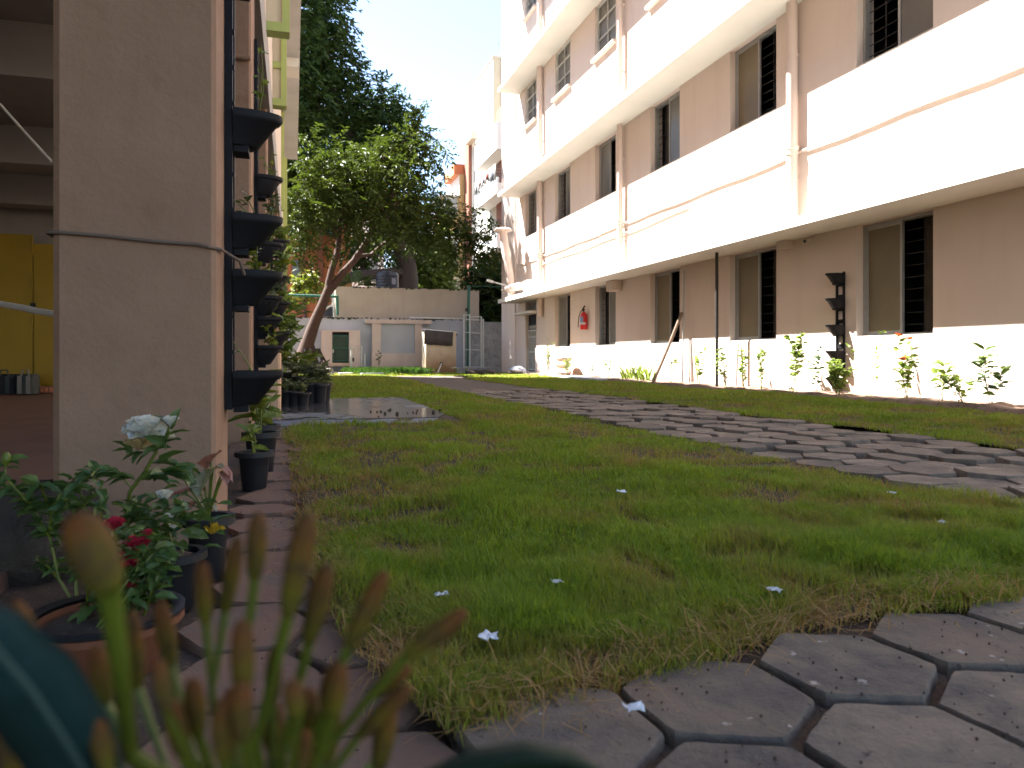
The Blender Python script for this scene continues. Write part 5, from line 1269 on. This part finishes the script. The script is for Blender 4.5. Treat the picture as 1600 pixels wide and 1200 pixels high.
# ------------------------------------------------------------------ plant with buds right before the lens
tF = .27
bp = thing('budding_plant', 'plant with brown tipped finger like buds close to the camera', 'plant', tuple(at(430, 1300, tF).xy)+(-.03,))
root = at(430, 1330, tF)
BUDS = [ # tip, widest base of bud, stem foot, width px, depth
 ((118,802),(172,925),(205,1180),54,.225),((24,938),(72,1055),(150,1240),22,.26),((62,1120),(110,1180),(200,1290),22,.28),((316,878),(322,975),(335,1120),20,.27),
 ((372,838),(352,955),(330,1090),20,.28),((404,800),(398,905),(372,1110),24,.27),((482,800),(450,962),(400,1160),30,.25),((512,880),(482,1005),(440,1180),26,.27),
 ((602,892),(545,1010),(470,1200),25,.26),((728,955),(635,1025),(500,1180),25,.25),((640,1042),(575,1090),(500,1190),20,.28),((642,1072),(560,1150),(480,1260),22,.27),
 ((250,940),(268,1040),(300,1180),22,.28),((378,968),(380,1090),(400,1230),28,.24),((205,955),(215,1075),(260,1200),22,.29),((150,1010),(165,1100),(230,1230),24,.30),
 ((455,1062),(465,1120),(450,1230),26,.23),((300,1060),(310,1150),(350,1260),26,.25),((350,1090),(350,1190),(380,1290),30,.23),((530,1030),(510,1120),(470,1230),24,.26),((265,1090),(285,1180),(340,1280),26,.24),((430,1010),(425,1100),(430,1240),20,.28)]
for k in range(16):
    x = random.uniform(40, 600); y = random.uniform(1000, 1130) + abs(x-330)*.12; dx = (x-400)*.16
    BUDS.append(((x+dx, y), (x+dx*.4, y+random.uniform(70,110)), (x*.55+190, 1260), random.uniform(18, 27), random.uniform(.22, .33)))
for (tip, wb, ft, wpx, dep) in BUDS:
    dep += .0; a, b, f_ = at(*tip, dep), at(*wb, dep), at(*ft, (dep+tF)/2); r = wpx*dep/FPX/2
    r *= 1.35; V = MB(); prof = [(0,.25),(.06,.62),(.2,.85),(.5,1.0),(.8,.85),(.95,.62),(1.0,.48)]
    pts = [a.lerp(b, f) for f, _ in prof]; rad = [r*q for _, q in prof]
    nr = 10; V.tube(pts, rad, nr); o = V.build('bud', M['bud'], bp, True, 80)
    at_ = o.data.attributes.new('tone', 'FLOAT', 'POINT'); oo = ORG[bp.name]; L2 = (b-a).length
    for i, vv in enumerate(o.data.vertices):
        w_ = Vector(vv.co)+oo; q = (w_-a).dot((b-a).normalized())/L2; at_.data[i].value = max(0, min(1, 1.15-q*1.0 + random.uniform(-.1,.1)))
    s_ = MB(); s_.tube([b, b.lerp(f_,.5), f_, f_.lerp(root,.6), root], [r*.5,r*.42,r*.4,r*.42,r*.5], 8); s_.build('stem', M['stem'], bp, True)
s_ = MB(); s_.tube([root, root+Vector((0,.01,-.12)), Vector((root.x, root.y+.02, -.04))], [.006,.006,.007], 10); s_.build('stem', M['stem'], bp, True)
def bigleaf(pts, widths, m, dep0, parent):
    v = MB(); n = len(pts)
    for i, ((px, py), w_) in enumerate(zip(pts, widths)):
        dep = dep0[i]; p = at(px, py, dep); nx = (pts[min(i+1,n-1)][0]-pts[max(i-1,0)][0], pts[min(i+1,n-1)][1]-pts[max(i-1,0)][1]); l = math.hypot(*nx) or 1; q = (-nx[1]/l, nx[0]/l)
        e0, e1_ = at(px-q[0]*w_, py-q[1]*w_, dep+.01), at(px+q[0]*w_, py+q[1]*w_, dep+.01)
        h0, h1 = at(px-q[0]*w_*.5, py-q[1]*w_*.5, dep+.003), at(px+q[0]*w_*.5, py+q[1]*w_*.5, dep+.003)
        v.v += [tuple(e0), tuple(h0), tuple(p), tuple(h1), tuple(e1_)]
    for i in range(n-1):
        for k in range(4): v.f.append((i*5+k, i*5+k+1, (i+1)*5+k+1, (i+1)*5+k))
    o = v.build('leaf', m, parent, True, 80); o.modifiers.new('thickness', 'SOLIDIFY').thickness = .0006; return o
bigleaf([(-90,930),(-20,1000),(50,1080),(110,1170),(170,1270),(300,1330)], [16,66,84,78,50,15], M['teal'], [.20,.2,.21,.22,.24,.27], bp)
MB().tube([at(px, py, d_-.004) for (px, py), d_ in zip([(-90,930),(-20,1000),(50,1080),(110,1170),(170,1270)], [.20,.2,.21,.22,.24])], .0009, 6).build('midrib', surf('pale_teal_vein', (.03,.062,.052), (.02,.045,.04), 12, .8, 0), bp, True)
bigleaf([(955,1215),(890,1192),(820,1190),(740,1205),(640,1250),(480,1330)], [4,22,34,36,30,12], surf('dark_green_leaf_skin', (.012,.028,.014), (.009,.02,.010), 12, .7, .1, spec=.15), [.26,.26,.26,.26,.26,.27], bp)
bigleaf([(10,1010),(60,1090),(120,1180),(200,1290),(330,1330)], [10,45,60,45,10], M['leaf_rose'], [.32,.31,.30,.29,.27], bp)

# ------------------------------------------------------------------ scraps on the lawn
for px, py, r, lab in ((690,928,.012,'tiny white scrap left of the crumpled white scrap on the near lawn'), (870,907,.010,'small white scrap in the middle of the lawn'), (763,993,.016,'crumpled white scrap on the near lawn'), (972,768,.014,'white scrap on the lawn toward the path'), (1210,920,.013,'white scrap on the lawn near the spotted paver'), (990,1104,.012,'white fluff at the corner of the dark jutting paver'), (1472,816,.013,'white scrap on the lawn beside the paver path'), (1393,770,.012,'pale scrap at the edge of the paver path')):
    p = gnd(px, py, .035); v = MB(); n = 5
    for i in range(n):
        for j in range(n): v.v.append((p.x+(i/(n-1)-.5)*2*r+random.gauss(0,r*.15), p.y+(j/(n-1)-.5)*1.6*r+random.gauss(0,r*.15), p.z+random.gauss(0,r*.18)))
    for i in range(n-1):
        for j in range(n-1): v.f.append((i*n+j, (i+1)*n+j, (i+1)*n+j+1, i*n+j+1))
    o = v.build('paper_scrap', M['litter']); o.modifiers.new('thickness', 'SOLIDIFY').thickness = .0015; tag(o, lab, 'scrap', 'white scraps on the lawn')
